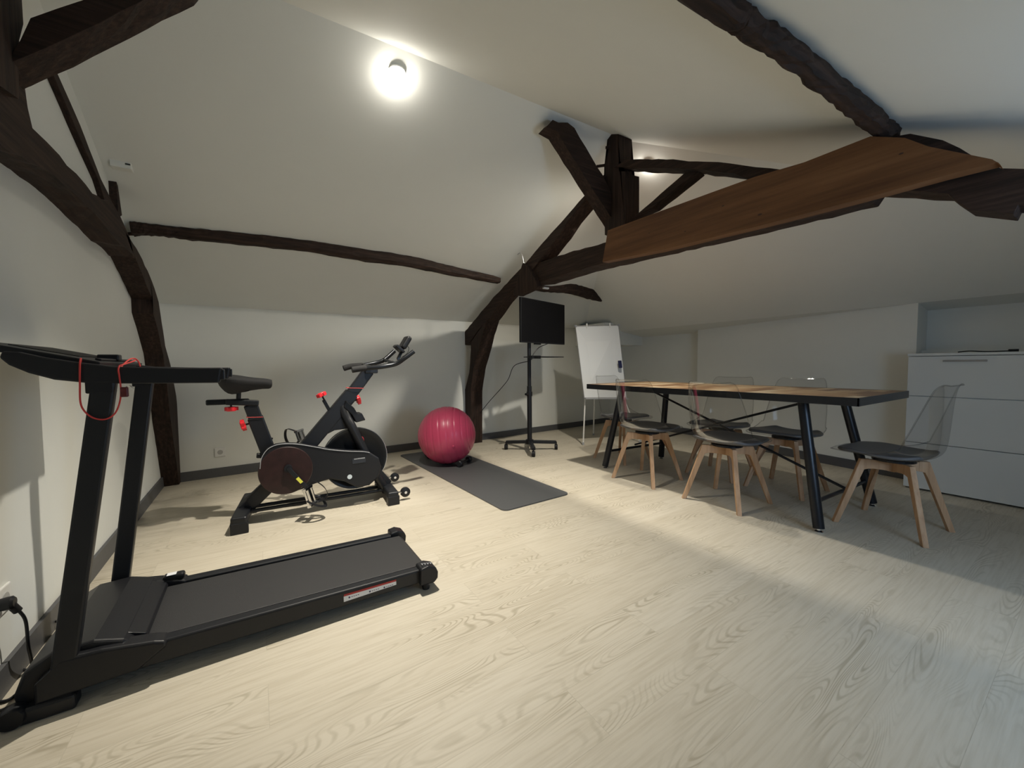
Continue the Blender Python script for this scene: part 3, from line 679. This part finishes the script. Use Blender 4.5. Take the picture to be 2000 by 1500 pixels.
def dumbbell(a, b, label):
    a = Vector(a); b = Vector(b); ax_ = (b - a).normalized(); t = thing('dumbbell', label, 'dumbbell', (a + b) / 2, 0, 'dumbbells at the ball')
    bm = bm_new(); tube(bm, [a, b], .014, 12); obj('grip', bm, blackp, t, smooth=True)
    for c_ in (a, b):
        bm = bm_new(); lathe(bm, [(.024, -.026), (.031, -.018), (.031, .018), (.024, .026)], c_, ax_, 18); obj('weight', bm, black_m, t, smooth=True)
dumbbell((1.640, 3.467, .042), (1.793, 3.580, .042), 'small black dumbbell on the mat wedging the ball on its right')
p1 = atz(839, 890, .04); dumbbell(p1, p1 + Vector((.02, .12, 0)), 'small black dumbbell on the mat peeking out left under the ball')

# ------------------------------------------------------------------ exercise bike
bk = thing('exercise_bike', 'black spinning bike with red adjusting knobs and a flywheel', 'exercise bike', (.35, 3.05, 0))
BY = 3.05
def bp(zx, zy, y=BY): return aty(380 + zx * .2934, 630 + zy * .2934, y)      # point of the side view on the bike's plane y
def bar(name, a, b, wy, wt, mat=black_m, parent=None, bev=.008, label=None):
    a = Vector(a); b = Vector(b); bm = bm_new(); dr_ = (b - a).normalized(); sd = Vector((0, 1, 0)); up_ = dr_.cross(sd).normalized()
    vs_ = []
    for p in (a, b):
        for s1, s2 in ((-1, -1), (1, -1), (1, 1), (-1, 1)): vs_.append(bm.verts.new(p + sd * s1 * wy / 2 + up_ * s2 * wt / 2))
    for f in ((0, 1, 2, 3), (7, 6, 5, 4), (0, 4, 5, 1), (1, 5, 6, 2), (2, 6, 7, 3), (3, 7, 4, 0)): bm.faces.new([vs_[i] for i in f])
    return obj(name, bm, mat, parent or bk, bevel=bev, bseg=3, label=label)
# floor bars
rf = bar('rear_stabiliser', (-.10, 2.80, .075), (-.07, 3.36, .075), .5, .05)
bpy.data.objects.remove(rf)
def floorbar(name, a, b, w_, h_):
    a = Vector(a); b = Vector(b); bm = bm_new(); tube(bm, [a, b], 1, flat=(w_, h_), up=(0, 0, 1)); o = obj(name, bm, black_m, bk, bevel=.012, bseg=3)
    for i, p in enumerate((a, b)):
        q = p + (b - a).normalized() * (.022 if i == 0 else -.022); bm = bm_new(); box(bm, (q.x - w_ / 2 - .004, q.y - .026, 0.0), (q.x + w_ / 2 + .004, q.y + .026, p.z - h_ / 2 + .02)); obj('rubber_foot', bm, blackp, o, bevel=.005)
    return o
floorbar('rear_stabiliser', (-.115, 2.83, .075), (-.055, 3.36, .075), .085, .055)
fs = floorbar('front_stabiliser', (.80, 2.80, .070), (.84, 3.33, .070), .075, .050)
for (x, y) in ((.905, 2.865), (.955, 3.30)):
    bm = bm_new(); lathe(bm, [(.030, -.014), (.036, -.010), (.036, .010), (.030, .014)], (x, y, .060), (0, 1, 0), 24); wh = obj('transport_wheel', bm, blackp, bk, smooth=True)
    bm = bm_new(); cyl(bm, (x, y - .015, .060), .010, .006, (0, 1, 0), 14); tube(bm, [(x, y, .060), (x - .07, y - .01, .070)], .008, 8); obj('hub', bm, chrome_m, wh, smooth=True)
for dy in (-.045, .045):
    bm = bm_new(); tube(bm, [(-.06, BY + dy, .075), (.82, BY + dy, .060)], .0125, 12); obj('base_rail', bm, black_m, bk, smooth=True)
bar('rear_leg', (-.095, BY, .075), bp(560, 1020), .055, .085)
bar('front_foot', bp(1150, 930), (.825, BY, .085), .055, .075)
bar('seat_tube', bp(402, 628) , bp(500, 880), .05, .088)
bar('seat_post', bp(372, 545), bp(415, 660), .04, .078, black_m)
bm = bm_new(); r1 = bp(347, 628); r2 = bp(455, 626); tube(bm, [r1 + Vector((0, -.033, 0)), r2 + Vector((0, -.033, 0)), r2 + Vector((0, .033, 0)), r1 + Vector((0, .033, 0)), r1 + Vector((0, -.033, 0))], .0022, 6); obj('size_mark', bm, redc_m, bk, label='thin red ring on the seat post')
bar('seat_slider', bp(75, 533), bp(365, 522), .042, .034, dark_m)
bar('slider_block', bp(205, 528), bp(428, 535), .055, .036, black_m)
# saddle
bm = bm_new(); sad = [(150, 375, .030, .03), (175, 372, .085, .065), (215, 372, .125, .105), (270, 374, .128, .105), (330, 383, .10, .075), (390, 392, .065, .060), (450, 396, .042, .045), (495, 400, .034, .045), (517, 408, .018, .025)]
rings = []
for zx, zy, hw, hh in sad:
    c = bp(zx, zy); ring = []
    for k in range(20):
        th = 2 * pi * k / 20; cx, sz = cos(th), sin(th)
        ring.append(bm.verts.new(c + Vector((0, cx * hw, (sz * .026 if sz > 0 else sz * hh * (1 - .25 * abs(cx)))))))
    rings.append(ring)
for i in range(len(rings) - 1):
    for k in range(20): bm.faces.new([rings[i][k], rings[i][(k + 1) % 20], rings[i + 1][(k + 1) % 20], rings[i + 1][k]])
bm.faces.new(rings[0][::-1]); bm.faces.new(rings[-1]); sdl = obj('saddle', bm, foam_m, bk, smooth=True)
s = sdl.modifiers.new('subdivision', 'SUBSURF'); s.levels = 1; s.render_levels = 1
bm = bm_new(); a = bp(292, 515); tube(bm, [a, bp(295, 455)], .013, 12)
for dy in (-.02, .02): tube(bm, smooth_path([bp(215, 455, BY + dy), bp(270, 462, BY + dy), bp(340, 458, BY + dy), bp(395, 440, BY + dy)], 4), .004, 6)
obj('saddle_clamp', bm, blackp, bk, smooth=True)
def knob(c, axis, r=.024, stem=.03):
    r *= 1.22
    bm = bm_new(); ax_ = Vector(axis).normalized(); lathe(bm, [(r * .55, -.002), (r, .004), (r, .018), (r * .8, .026)], c, ax_, 12)
    a1, b1 = frame_of(ax_)
    for k in range(5): th = 2 * pi * k / 5; cyl(bm, Vector(c) + ax_ * .011 + (a1 * cos(th) + b1 * sin(th)) * r * .8, r * .42, .022, ax_, 10)
    kk = obj('adjusting_knob', bm, red_m, bk, smooth=True, label='red adjusting knob')
    bm = bm_new(); tube(bm, [Vector(c), Vector(c) - ax_ * stem], .006, 8); obj('stem', bm, dark_m, kk, smooth=True)
knob(bp(243, 562), (0, 0, -1), .026); knob(bp(338, 680), Vector((-1, 0, -.25)), .026); knob(bp(1078, 515), Vector((1, 0, .30)), .026); knob(bp(850, 490), Vector((-.45, 0, 1)), .024, .05)
# frame
bar('resistance_tube', bp(858, 515), bp(900, 590), .022, .022, dark_m, bev=.004)
bar('main_tube', bp(1048, 470), bp(745, 830), .055, .098)
bar('handlebar_post', bp(1160, 320), bp(1040, 480), .042, .080, black_m)
bm = bm_new(); r1 = bp(1012, 434); r2 = bp(1120, 436); tube(bm, [r1 + Vector((0, -.036, 0)), r2 + Vector((0, -.036, 0)), r2 + Vector((0, .036, 0)), r1 + Vector((0, .036, 0)), r1 + Vector((0, -.036, 0))], .0022, 6); obj('size_mark', bm, redc_m, bk, label='thin red ring on the handlebar post')
# web plate between main tube and fork
bm = bm_new(); pl = [bp(*q) for q in ((985, 520), (905, 590), (760, 770), (800, 800), (880, 740), (930, 715), (1005, 705), (1050, 690))]
prism(bm, [(p.x, p.z) for p in pl], 1, BY - .025, BY + .025); obj('frame_plate', bm, black_m, bk, bevel=.006)
for dy in (-.052, .052):
    q = [bp(985, 560, BY), bp(1010, 625, BY + dy * .5), bp(1045, 690, BY + dy), bp(1090, 780, BY + dy), bp(1150, 900, BY + dy), bp(1190, 985, BY + dy), bp(1275, 1120, BY + dy * .5)]
    bm = bm_new(); tube(bm, smooth_path(q, 5), [.034] * 6 + [.031] * 25, 16); obj('fork', bm, black_m, bk, smooth=True)
bm = bm_new(); cv = [bp(*q) for q in ((1000, 515), (1055, 565), (1075, 600), (1105, 598), (1130, 645), (1068, 662), (1040, 610), (985, 560))]
prism(bm, [(p.x, p.z) for p in cv], 1, BY - .045, BY + .045); obj('brake_cover', bm, blackp, bk, bevel=.006)
# flywheel
fc = bp(1070, 900); fr = .226
bm = bm_new(); lathe(bm, [(.05, -.010), (fr - .035, -.008), (fr - .018, -.020), (fr - .003, -.020), (fr, -.014), (fr, .014), (fr - .003, .020), (fr - .018, .020), (fr - .035, .008), (.05, .010)], fc + Vector((0, .0, 0)), (0, 1, 0), 72)
fw = obj('flywheel', bm, dark_m, bk, smooth=True)
bm = bm_new(); tube(bm, [fc + Vector((cos(a * pi / 36) * (fr - .001), -.019, sin(a * pi / 36) * (fr - .001))) for a in range(73)], .0018, 6, cap=False); obj('rim_line', bm, chrome_m, fw, label='bright machined rim line')
cpp = fc + Vector((.045, -.030, .128)); bm = bm_new(); lathe(bm, [(.022, -.006), (.022, .004), (.015, .006)], cpp, (0, -1, 0), 20)
for v in bm.verts: v.co.x = cpp.x + (v.co.x - cpp.x) * .6; v.co.z = cpp.z + (v.co.z - cpp.z) * 1.35
obj('red_emblem', bm, simple('dim_red', (.25, .02, .025), .4), fw, label='small red flame-shaped emblem')
# chain cover: pill joining crank circle and flywheel hub
YC = BY - .135; cc = bp(610, 975, YC); f2 = bp(1110, 965, YC)
up_l = [bp(*q, YC) for q in ((540, 812), (600, 803), (680, 805), (780, 820), (900, 842), (1020, 852), (1120, 855), (1165, 862))]
dn_l = [bp(*q, YC) for q in ((1225, 900), (1245, 960), (1225, 1030), (1165, 1085), (1080, 1098), (1000, 1060), (905, 1042), (800, 1075), (720, 1110), (640, 1135), (580, 1135))]
lf = [bp(*q, YC) for q in ((510, 1100), (455, 1045), (435, 970), (445, 900), (485, 840))]
pl = [(p.x, p.z) for p in up_l + dn_l + lf]
bm = bm_new(); prism(bm, pl, 1, YC, YC + .052); cvr = obj('chain_cover', bm, blackp, bk, bevel=.010, bseg=3)
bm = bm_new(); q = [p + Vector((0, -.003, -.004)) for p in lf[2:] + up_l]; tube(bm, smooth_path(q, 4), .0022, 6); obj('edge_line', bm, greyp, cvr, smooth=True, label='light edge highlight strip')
bm = bm_new(); lathe(bm, [(.155, 0), (.150, .003), (.02, .0035)], bp(610, 985, YC) + Vector((0, .0, 0)), (0, -1, 0), 64); obj('crank_disc', bm, darkred_m, cvr, label='dark red printed disc around the crank')
lg = bp(1095, 915, YC - .001); bm = bm_new(); box(bm, lg + Vector((-.045, -.0015, -.022)), lg + Vector((.045, 0, .014))); obj('name_plate', bm, simple('dark_plate', (.02, .024, .034), .35), cvr, bevel=.001)
lg = bp(1098, 905, YC - .003); bm = bm_new()
for k in range(9): box(bm, lg + Vector((-.036 + k * .0082, -.001, -.004)), lg + Vector((-.036 + k * .0082 + .006, 0, .004)))
obj('lettering', bm, greyp, cvr, label='small light lettering')
wc = bp(1033, 1027, YC); bm = bm_new(); cyl(bm, wc, .016, .004, (0, 1, 0), 24); obj('round_sticker', bm, simple('pale_blue_sticker', (.62, .70, .76), .4), cvr, label='pale round sticker')
# cranks and pedals
ck = bp(622, 968, YC); bm = bm_new(); cyl(bm, ck + Vector((0, -.012, 0)), .024, .03, (0, 1, 0), 20); cyl(bm, ck + Vector((0, -.03, 0)), .010, .01, (0, 1, 0), 14); obj('crank_hub', bm, black_m, bk, smooth=True)
pd = bp(760, 1115, YC - .05)
bar('crank_arm', ck + Vector((0, -.022, 0)), Vector((pd.x, ck.y - .022, pd.z)), .014, .026, black_m, bev=.003)
ym = (ck * .45 + Vector((pd.x, ck.y, pd.z)) * .55) + Vector((0, -.032, 0)); dcr = (Vector((pd.x, 0, pd.z)) - Vector((ck.x, 0, ck.z))).normalized()
ys = bar('warning_sticker', ym - dcr * .022, ym + dcr * .022, .002, .019, yellow_m, bev=.0005, label='yellow warning sticker')
def pedal(c, sgn):
    c = Vector(c); bm = bm_new(); m = Matrix.Translation(c) @ Matrix.Rotation(radians(-28), 4, 'Z') @ Matrix.Rotation(radians(74), 4, 'Y') @ Matrix.Scale(1.3, 4)
    box(bm, (-.048, -.040, -.010), (-.036, .040, .010), m); box(bm, (.036, -.040, -.010), (.048, .040, .010), m); box(bm, (-.04, -.012, -.008), (.04, .012, .008), m)
    box(bm, (-.04, -.04, -.006), (.04, -.034, .006), m); box(bm, (-.04, .034, -.006), (.04, .04, .006), m)
    pb = obj('pedal', bm, chrome_m, bk, bevel=.002, label='shiny metal pedal')
    bm = bm_new(); q = [m @ Vector(v) for v in ((.01, -.045, 0), (.045, -.04, .035 * sgn), (.07, 0, .055 * sgn), (.045, .04, .035 * sgn), (.01, .045, 0))]
    tube(bm, smooth_path(q, 5), 1, flat=(.022, .003)); q = [m @ Vector(v) for v in ((-.045, -.03, 0), (-.07, -.02, .05 * sgn), (-.02, 0, .08 * sgn), (.03, .02, .07 * sgn), (.045, .035, .01))]
    tube(bm, smooth_path(q, 5), 1, flat=(.020, .003)); obj('toe_strap', bm, blackp, pb)
pedal((pd.x + .004, ck.y - .075, pd.z - .035), 1)
pf = bp(742, 740, BY + .15); pedal((pf.x - .03, BY + .17, pf.z - .03), -1)
ckf = Vector((ck.x, BY + .04, ck.z)); bar('crank_arm', ckf, Vector((pf.x, BY + .04, pf.z - .03)), .014, .024, black_m, bev=.003)
# handlebars
bm = bm_new()
qn = [bp(1048, 315, 2.90), bp(1110, 305, 2.90), bp(1180, 300, 2.92), bp(1260, 292, 2.93), bp(1340, 275, 2.92), bp(1395, 240, 2.90), bp(1460, 192, 2.89)]
qf = [bp(992, 305, 3.20), bp(1040, 292, 3.20), bp(1120, 285, 3.18), bp(1200, 270, 3.17), bp(1260, 250, 3.18), bp(1330, 190, 3.20)]
for q in (qn, qf): tube(bm, smooth_path(q, 5), .0165, 16)
for pa, pb_ in ((qn[2], qf[2]), (qn[4], qf[4])): tube(bm, [pa, pb_], .014, 12)
obj('handlebar', bm, dark_m, bk, smooth=True)
for q in ((qn[0], qn[1], qn[1].lerp(qn[2], .4)), (qf[0], qf[1], qf[2])):
    bm = bm_new(); tube(bm, smooth_path(q, 5), .0215, 16); obj('foam_grip', bm, foam_m, bk, smooth=True)
bm = bm_new(); a = bp(1165, 318); box(bm, a + Vector((-.04, -.045, -.022)), a + Vector((.05, .045, .012))); obj('stem_clamp', bm, black_m, bk, bevel=.006)
a, b = bp(1425, 95), bp(1378, 175); dv = (b - a).normalized()
bm = bm_new(); nrm2 = dv.cross(Vector((0, 1, 0)))
vs_ = []
for i, (p, hw) in enumerate(((a, .055), (b, .055))):
    for s1, s2 in ((-1, -1), (1, -1), (1, 1), (-1, 1)): vs_.append(bm.verts.new(p + Vector((0, s1 * hw, 0)) + nrm2 * s2 * .021))
for f in ((0, 1, 2, 3), (7, 6, 5, 4), (0, 4, 5, 1), (1, 5, 6, 2), (2, 6, 7, 3), (3, 7, 4, 0)): bm.faces.new([vs_[i] for i in f])
mon = obj('monitor', bm, blackp, bk, bevel=.018, bseg=4)
bar('monitor_bracket', bp(1390, 165), bp(1350, 250), .03, .02, dark_m, bev=.004)
bar('holder_ledge', bp(1335, 152), bp(1385, 200), .10, .02, blackp, bev=.004)
for dy in (-.01, .012):
    bm = bm_new(); tube(bm, smooth_path([bp(1392, 150, BY + dy), bp(1425, 165, BY + dy), bp(1410, 210, BY + dy), bp(1330, 250, BY + dy), bp(1240, 275, BY + dy)], 5), .002, 6); obj('wire', bm, blackp, bk, smooth=True)
bar('seat_tube_bolt', bp(500, 770), bp(522, 772), .01, .012, blackp, bev=.002)
bar('rear_bracket', bp(412, 885), bp(450, 885), .04, .03, blackp, bev=.006)
# small tag hanging by the rear leg

# ------------------------------------------------------------------ treadmill
tm = thing('treadmill', 'black folding treadmill with tall posts and handrails along the left wall', 'treadmill', (0, 1.88, 0))
Y0, Y1 = 1.655, 2.13
def sidebar(y, s):
    bm = bm_new(); pr = [(-.40, .045), (-.40, .120), (.60, .094), (.60, .035)]
    prism(bm, pr, 1, y - .0225, y + .0225); return obj('side_rail', bm, black_m, tm, bevel=.008, bseg=3)
sr = sidebar(Y0 + .022, 1); sidebar(Y1 - .022, -1)
bm = bm_new(); prism(bm, [(-.36, .055), (-.36, .112), (.615, .088), (.632, .075), (.632, .052), (.61, .040)], 1, Y0 + .055, Y1 - .055); obj('running_belt', bm, belt_m, tm, bevel=.003)
bm = bm_new(); box(bm, (-.40, Y0 + .03, .035), (.58, Y1 - .03, .055)); obj('deck', bm, black_m, tm)
for y in (Y0 + .012, Y1 - .012):
    bm = bm_new(); prism(bm, [(.575, .032), (.578, .106), (.612, .112), (.648, .098), (.658, .075), (.655, .045), (.64, .030)], 1, y - .036, y + .036); ec = obj('end_cap', bm, blackp, tm, bevel=.007, bseg=3)
    bm = bm_new(); lathe(bm, [(.016, 0), (.018, .012), (.012, .034)], (.61, y - .005, 0), (0, 0, 1), 14); obj('rubber_foot', bm, blackp, ec, smooth=True)
    if y < 1.8:
        bm = bm_new()
        for k in range(4):
            x = .592 + k * .013; z = .1135 - k * .002
            box(bm, (x, y - .012, z), (x + .0035, y + .004, z + .0012)); box(bm, (x, y - .003, z), (x + .010, y, z + .0012))
        obj('end_lettering', bm, greyp, ec, label='small pale lettering')
# side label
def rail_z(x): return .120 - (x + .40) * .026
bm = bm_new(); x0, x1 = .265, .475
lab = [(x0, rail_z(x0) - .022), (x1, rail_z(x1) - .019), (x1, rail_z(x1) - .034), (x0, rail_z(x0) - .044)]
prism(bm, lab, 1, Y0 - .0022, Y0 - .0004); lb = obj('warning_label', bm, whitep, tm, label='white warning label with a red strip')
bm = bm_new(); prism(bm, [(x0 + .002, rail_z(x0) - .014), (x1, rail_z(x1) - .012), (x1, rail_z(x1) - .019), (x0, rail_z(x0) - .022)], 1, Y0 - .0022, Y0 - .0004); obj('red_strip', bm, simple('label_red', (.35, .02, .02), .5), lb)
bm = bm_new()
for f in (.10, .48, .76):
    x = x0 + (x1 - x0) * f; z = rail_z(x) - .031; cyl(bm, (x, Y0 - .0025, z), .0036, .0012, (0, 1, 0), 12)
    for k in range(4): box(bm, (x + .008 + k * .008, Y0 - .003, z - .0012), (x + .013 + k * .008, Y0 - .0022, z + .0012))
obj('label_symbols', bm, simple('ink', (.05, .05, .12), .5), lb)
# motor hood
bm = bm_new(); pr = [(-.60, .035), (-.605, .075), (-.585, .135), (-.53, .168), (-.44, .172), (-.375, .150), (-.352, .128), (-.352, .045), (-.40, .035)]
prism(bm, pr, 1, Y0 + .012, Y1 - .012); obj('motor_hood', bm, blackp, tm, bevel=.012, bseg=3)
bm = bm_new(); prism(bm, [(-.42, .151), (-.355, .129), (-.325, .116), (-.33, .130), (-.37, .147), (-.41, .162), (-.44, .168)], 1, Y0 + .055, Y1 - .055); obj('hood_lip', bm, blackp, tm, bevel=.003)
for y in (Y0 + .018, Y1 - .018):
    bm = bm_new(); prism(bm, [(-.56, .04), (-.56, .10), (-.50, .155), (-.42, .150), (-.30, .128), (-.27, .117), (-.27, .100), (-.34, .05)], 1, y - .030, y + .030); obj('corner_cover', bm, blackp, tm, bevel=.010, bseg=3)
bm = bm_new(); box(bm, (-.345, Y1 - .045, .124), (-.275, Y1 - .010, .150)); lt = obj('latch', bm, blackp, tm, bevel=.010, bseg=3)
bm = bm_new(); box(bm, (-.332, Y1 - .047, .150), (-.302, Y1 - .020, .1515)); obj('latch_label', bm, whitep, lt, label='small white label')
# posts
for y, xt, xb, zb in ((1.66, -.380, -.515, .02), (2.15, -.374, -.497, .02)):
    bm = bm_new(); dirp = Vector((xt - xb, 0, .955 - zb)); tube(bm, [(xb, y, zb), (xt, y, .965)], 1, flat=(.054, .032), up=(0, 1, 0))
    p_ = obj('upright_post', bm, black_m, tm, bevel=.006, bseg=2)
    bm = bm_new(); box(bm, (xt - .040, y - .0165, .925), (xt + .022, y + .0165, .985)); obj('post_cap', bm, blackp, p_, bevel=.004)
    bm = bm_new(); box(bm, (-.62, y - .026, .0), (-.475, y + .026, .045)); obj('base_foot', bm, black_m, tm, bevel=.008)
bm = bm_new()
lathe(bm, [(.026, -.02), (.03, -.014), (.03, .014), (.026, .02)], (-.60, Y0 - .008, .030), (0, 1, 0), 20); obj('transport_wheel', bm, blackp, tm, smooth=True)
# handrails curving into the console
def handrail(y, s, jit=0):
    top = [(-.093, .998), (-.20, .9985), (-.351, 1.004), (-.437, 1.018), (-.50, 1.032), (-.545, 1.046), (-.572, 1.048)]
    bot = [(-.578, 1.030), (-.562, 1.010), (-.528, .988), (-.480, .968), (-.408, .955), (-.30, .951), (-.102, .947)]
    bm = bm_new(); prism(bm, top + bot, 1, y - .018, y + .018); return obj('handrail', bm, foam_m if False else blackp, tm, bevel=.006, bseg=3)
handrail(1.66, 1); handrail(2.17, -1)
for y in (1.66, 2.17):
    bm = bm_new(); box(bm, (-.105, y - .013, .957), (-.088, y + .013, .992)); obj('rail_end_cap', bm, blackp, tm, bevel=.003)
mC = Matrix.Translation((-.53, 1.965, 1.042)) @ Matrix.Rotation(radians(13.5), 4, 'Y')
bm = bm_new(); box(bm, (-.13, -.27, -.011), (.135, .27, .009), mC); con = obj('console', bm, blackp, tm, bevel=.004, bseg=3)
bm = bm_new(); box(bm, (-.09, -.16, .0085), (.06, .16, .011), mC); obj('display', bm, screen_m, con, label='glossy dark display')
bm = bm_new(); box(bm, (.105, -.20, .009), (.120, .20, .016), mC); obj('tablet_ledge', bm, blackp, con, bevel=.003)
bm = bm_new(); tube(bm, [(-.45, 1.66, .985), (-.45, 2.17, .985)], .014, 12); obj('cross_bar', bm, black_m, tm, smooth=True)
bm = bm_new(); c = aty(214, 697, 1.95); box(bm, c + Vector((-.028, -.02, -.014)), c + Vector((.028, .02, .008))); obj('safety_key', bm, blackp, tm, bevel=.004)
# red safety lanyard
yl = 1.636
q = [aty(158, 708, 1.70), aty(158, 700, 1.66), aty(156, 712, yl), aty(156, 750, yl), aty(157, 785, yl), aty(165, 803, yl), aty(182, 816, yl), aty(205, 819, yl), aty(224, 808, yl), aty(234, 785, yl), aty(236, 760, yl), aty(233, 735, yl), aty(231, 722, yl), aty(234, 714, yl + .01), aty(238, 713, 1.66), aty(262, 705, 1.80), aty(262, 703, 2.0)]
bm = bm_new(); tube(bm, smooth_path(q, 6), .0022, 6)
q = [aty(231, 722, 1.84), aty(250, 704, 1.9), aty(262, 700, 1.94), aty(270, 706, 1.95), aty(274, 716, 1.95)]; tube(bm, smooth_path(q, 6), .0024, 6)
ly = obj('safety_lanyard', bm, redc_m, smooth=True); tag(ly, 'thin red safety cord looped over the treadmill handrail', 'safety cord')
c = aty(243, 765, yl - .005); bm = bm_new(); box(bm, c + Vector((-.009, -.006, -.016)), c + Vector((.009, .006, .014))); obj('clip', bm, simple('dark_red_clip', (.10, .008, .01), .4), ly, bevel=.003, label='dark red clip')
bm = bm_new(); tube(bm, smooth_path([c + Vector((0, 0, .012)), c + Vector((.012, 0, .018)), c + Vector((.022, 0, .008))], 4), .0018, 6); obj('clip_spring', bm, chrome_m, ly, smooth=True)

# ------------------------------------------------------------------ sockets, plug and cables
def socket(m, label, name='wall_socket'):
    t = thing(name, label, 'socket', m.translation, 0)
    bm = bm_new(); box(bm, (-.041, -.009, -.041), (.041, 0, .041), m); obj('plate', bm, white_m, t, bevel=.004)
    bm = bm_new(); lathe(bm, [(.021, 0), (.021, .002), (.018, .002)], m @ Vector((0, -.009, 0)), m.to_3x3() @ Vector((0, -1, 0)), 24); obj('well', bm, simple('socket_well', (.45, .45, .44), .5), t, smooth=True, label='round grey well')
    return t
pw = aty(430, 883, yb(-.3)); mm = Matrix.Translation((pw.x, yb(pw.x), pw.z)) @ Matrix.Rotation(radians(3), 4, 'Z')
socket(mm, 'small white wall socket low on the back wall left of the bike')
pl_ = atx(2, 1172, XL); mm = Matrix.Translation((XL, pl_.y, pl_.z)) @ Matrix.Rotation(radians(90), 4, 'Z')
socket(mm, 'white wall socket at the left edge with a black plug in it')
pp = atx(18, 1178, XL + .03)
t = thing('power_cable', 'black plug and cord running from the left wall socket to the treadmill', 'power cord', pp)
bm = bm_new(); lathe(bm, [(.018, -.022), (.020, -.005), (.020, .006), (.014, .012)], pp, (1, 0, 0), 18); tube(bm, [pp + Vector((0, .0, 0)), pp + Vector((.012, .012, -.035))], .011, 12); obj('plug', bm, blackp, t, smooth=True)
bm = bm_new(); q = [pp + Vector((.012, .012, -.03)), pp + Vector((.02, .03, -.08)), atx(55, 1260, XL + .05), atz(62, 1300, .01), atz(45, 1308, .006), atz(30, 1290, .02), atz(60, 1235, .03), atz(85, 1215, .03), atz(115, 1214, .03)]
tube(bm, smooth_path(q, 7), .0042, 8); obj('cord', bm, blackp, t, smooth=True)
bm = bm_new(); q = [atz(-60, 1372, .006), atz(-20, 1370, .006), atz(0, 1371, .006), atz(20, 1365, .006), atz(45, 1345, .008), atz(70, 1330, .02)]
tube(bm, smooth_path(q, 7), .0045, 8); q = [atz(-60, 1395, .006), atz(-20, 1392, .006), atz(0, 1388, .006), atz(30, 1375, .006), atz(60, 1362, .02)]
tube(bm, smooth_path(q, 7), .0045, 8); o = obj('floor_cable', bm, blackp, smooth=True); tag(o, 'pair of black cables lying on the floor in front of the treadmill hood', 'cable')
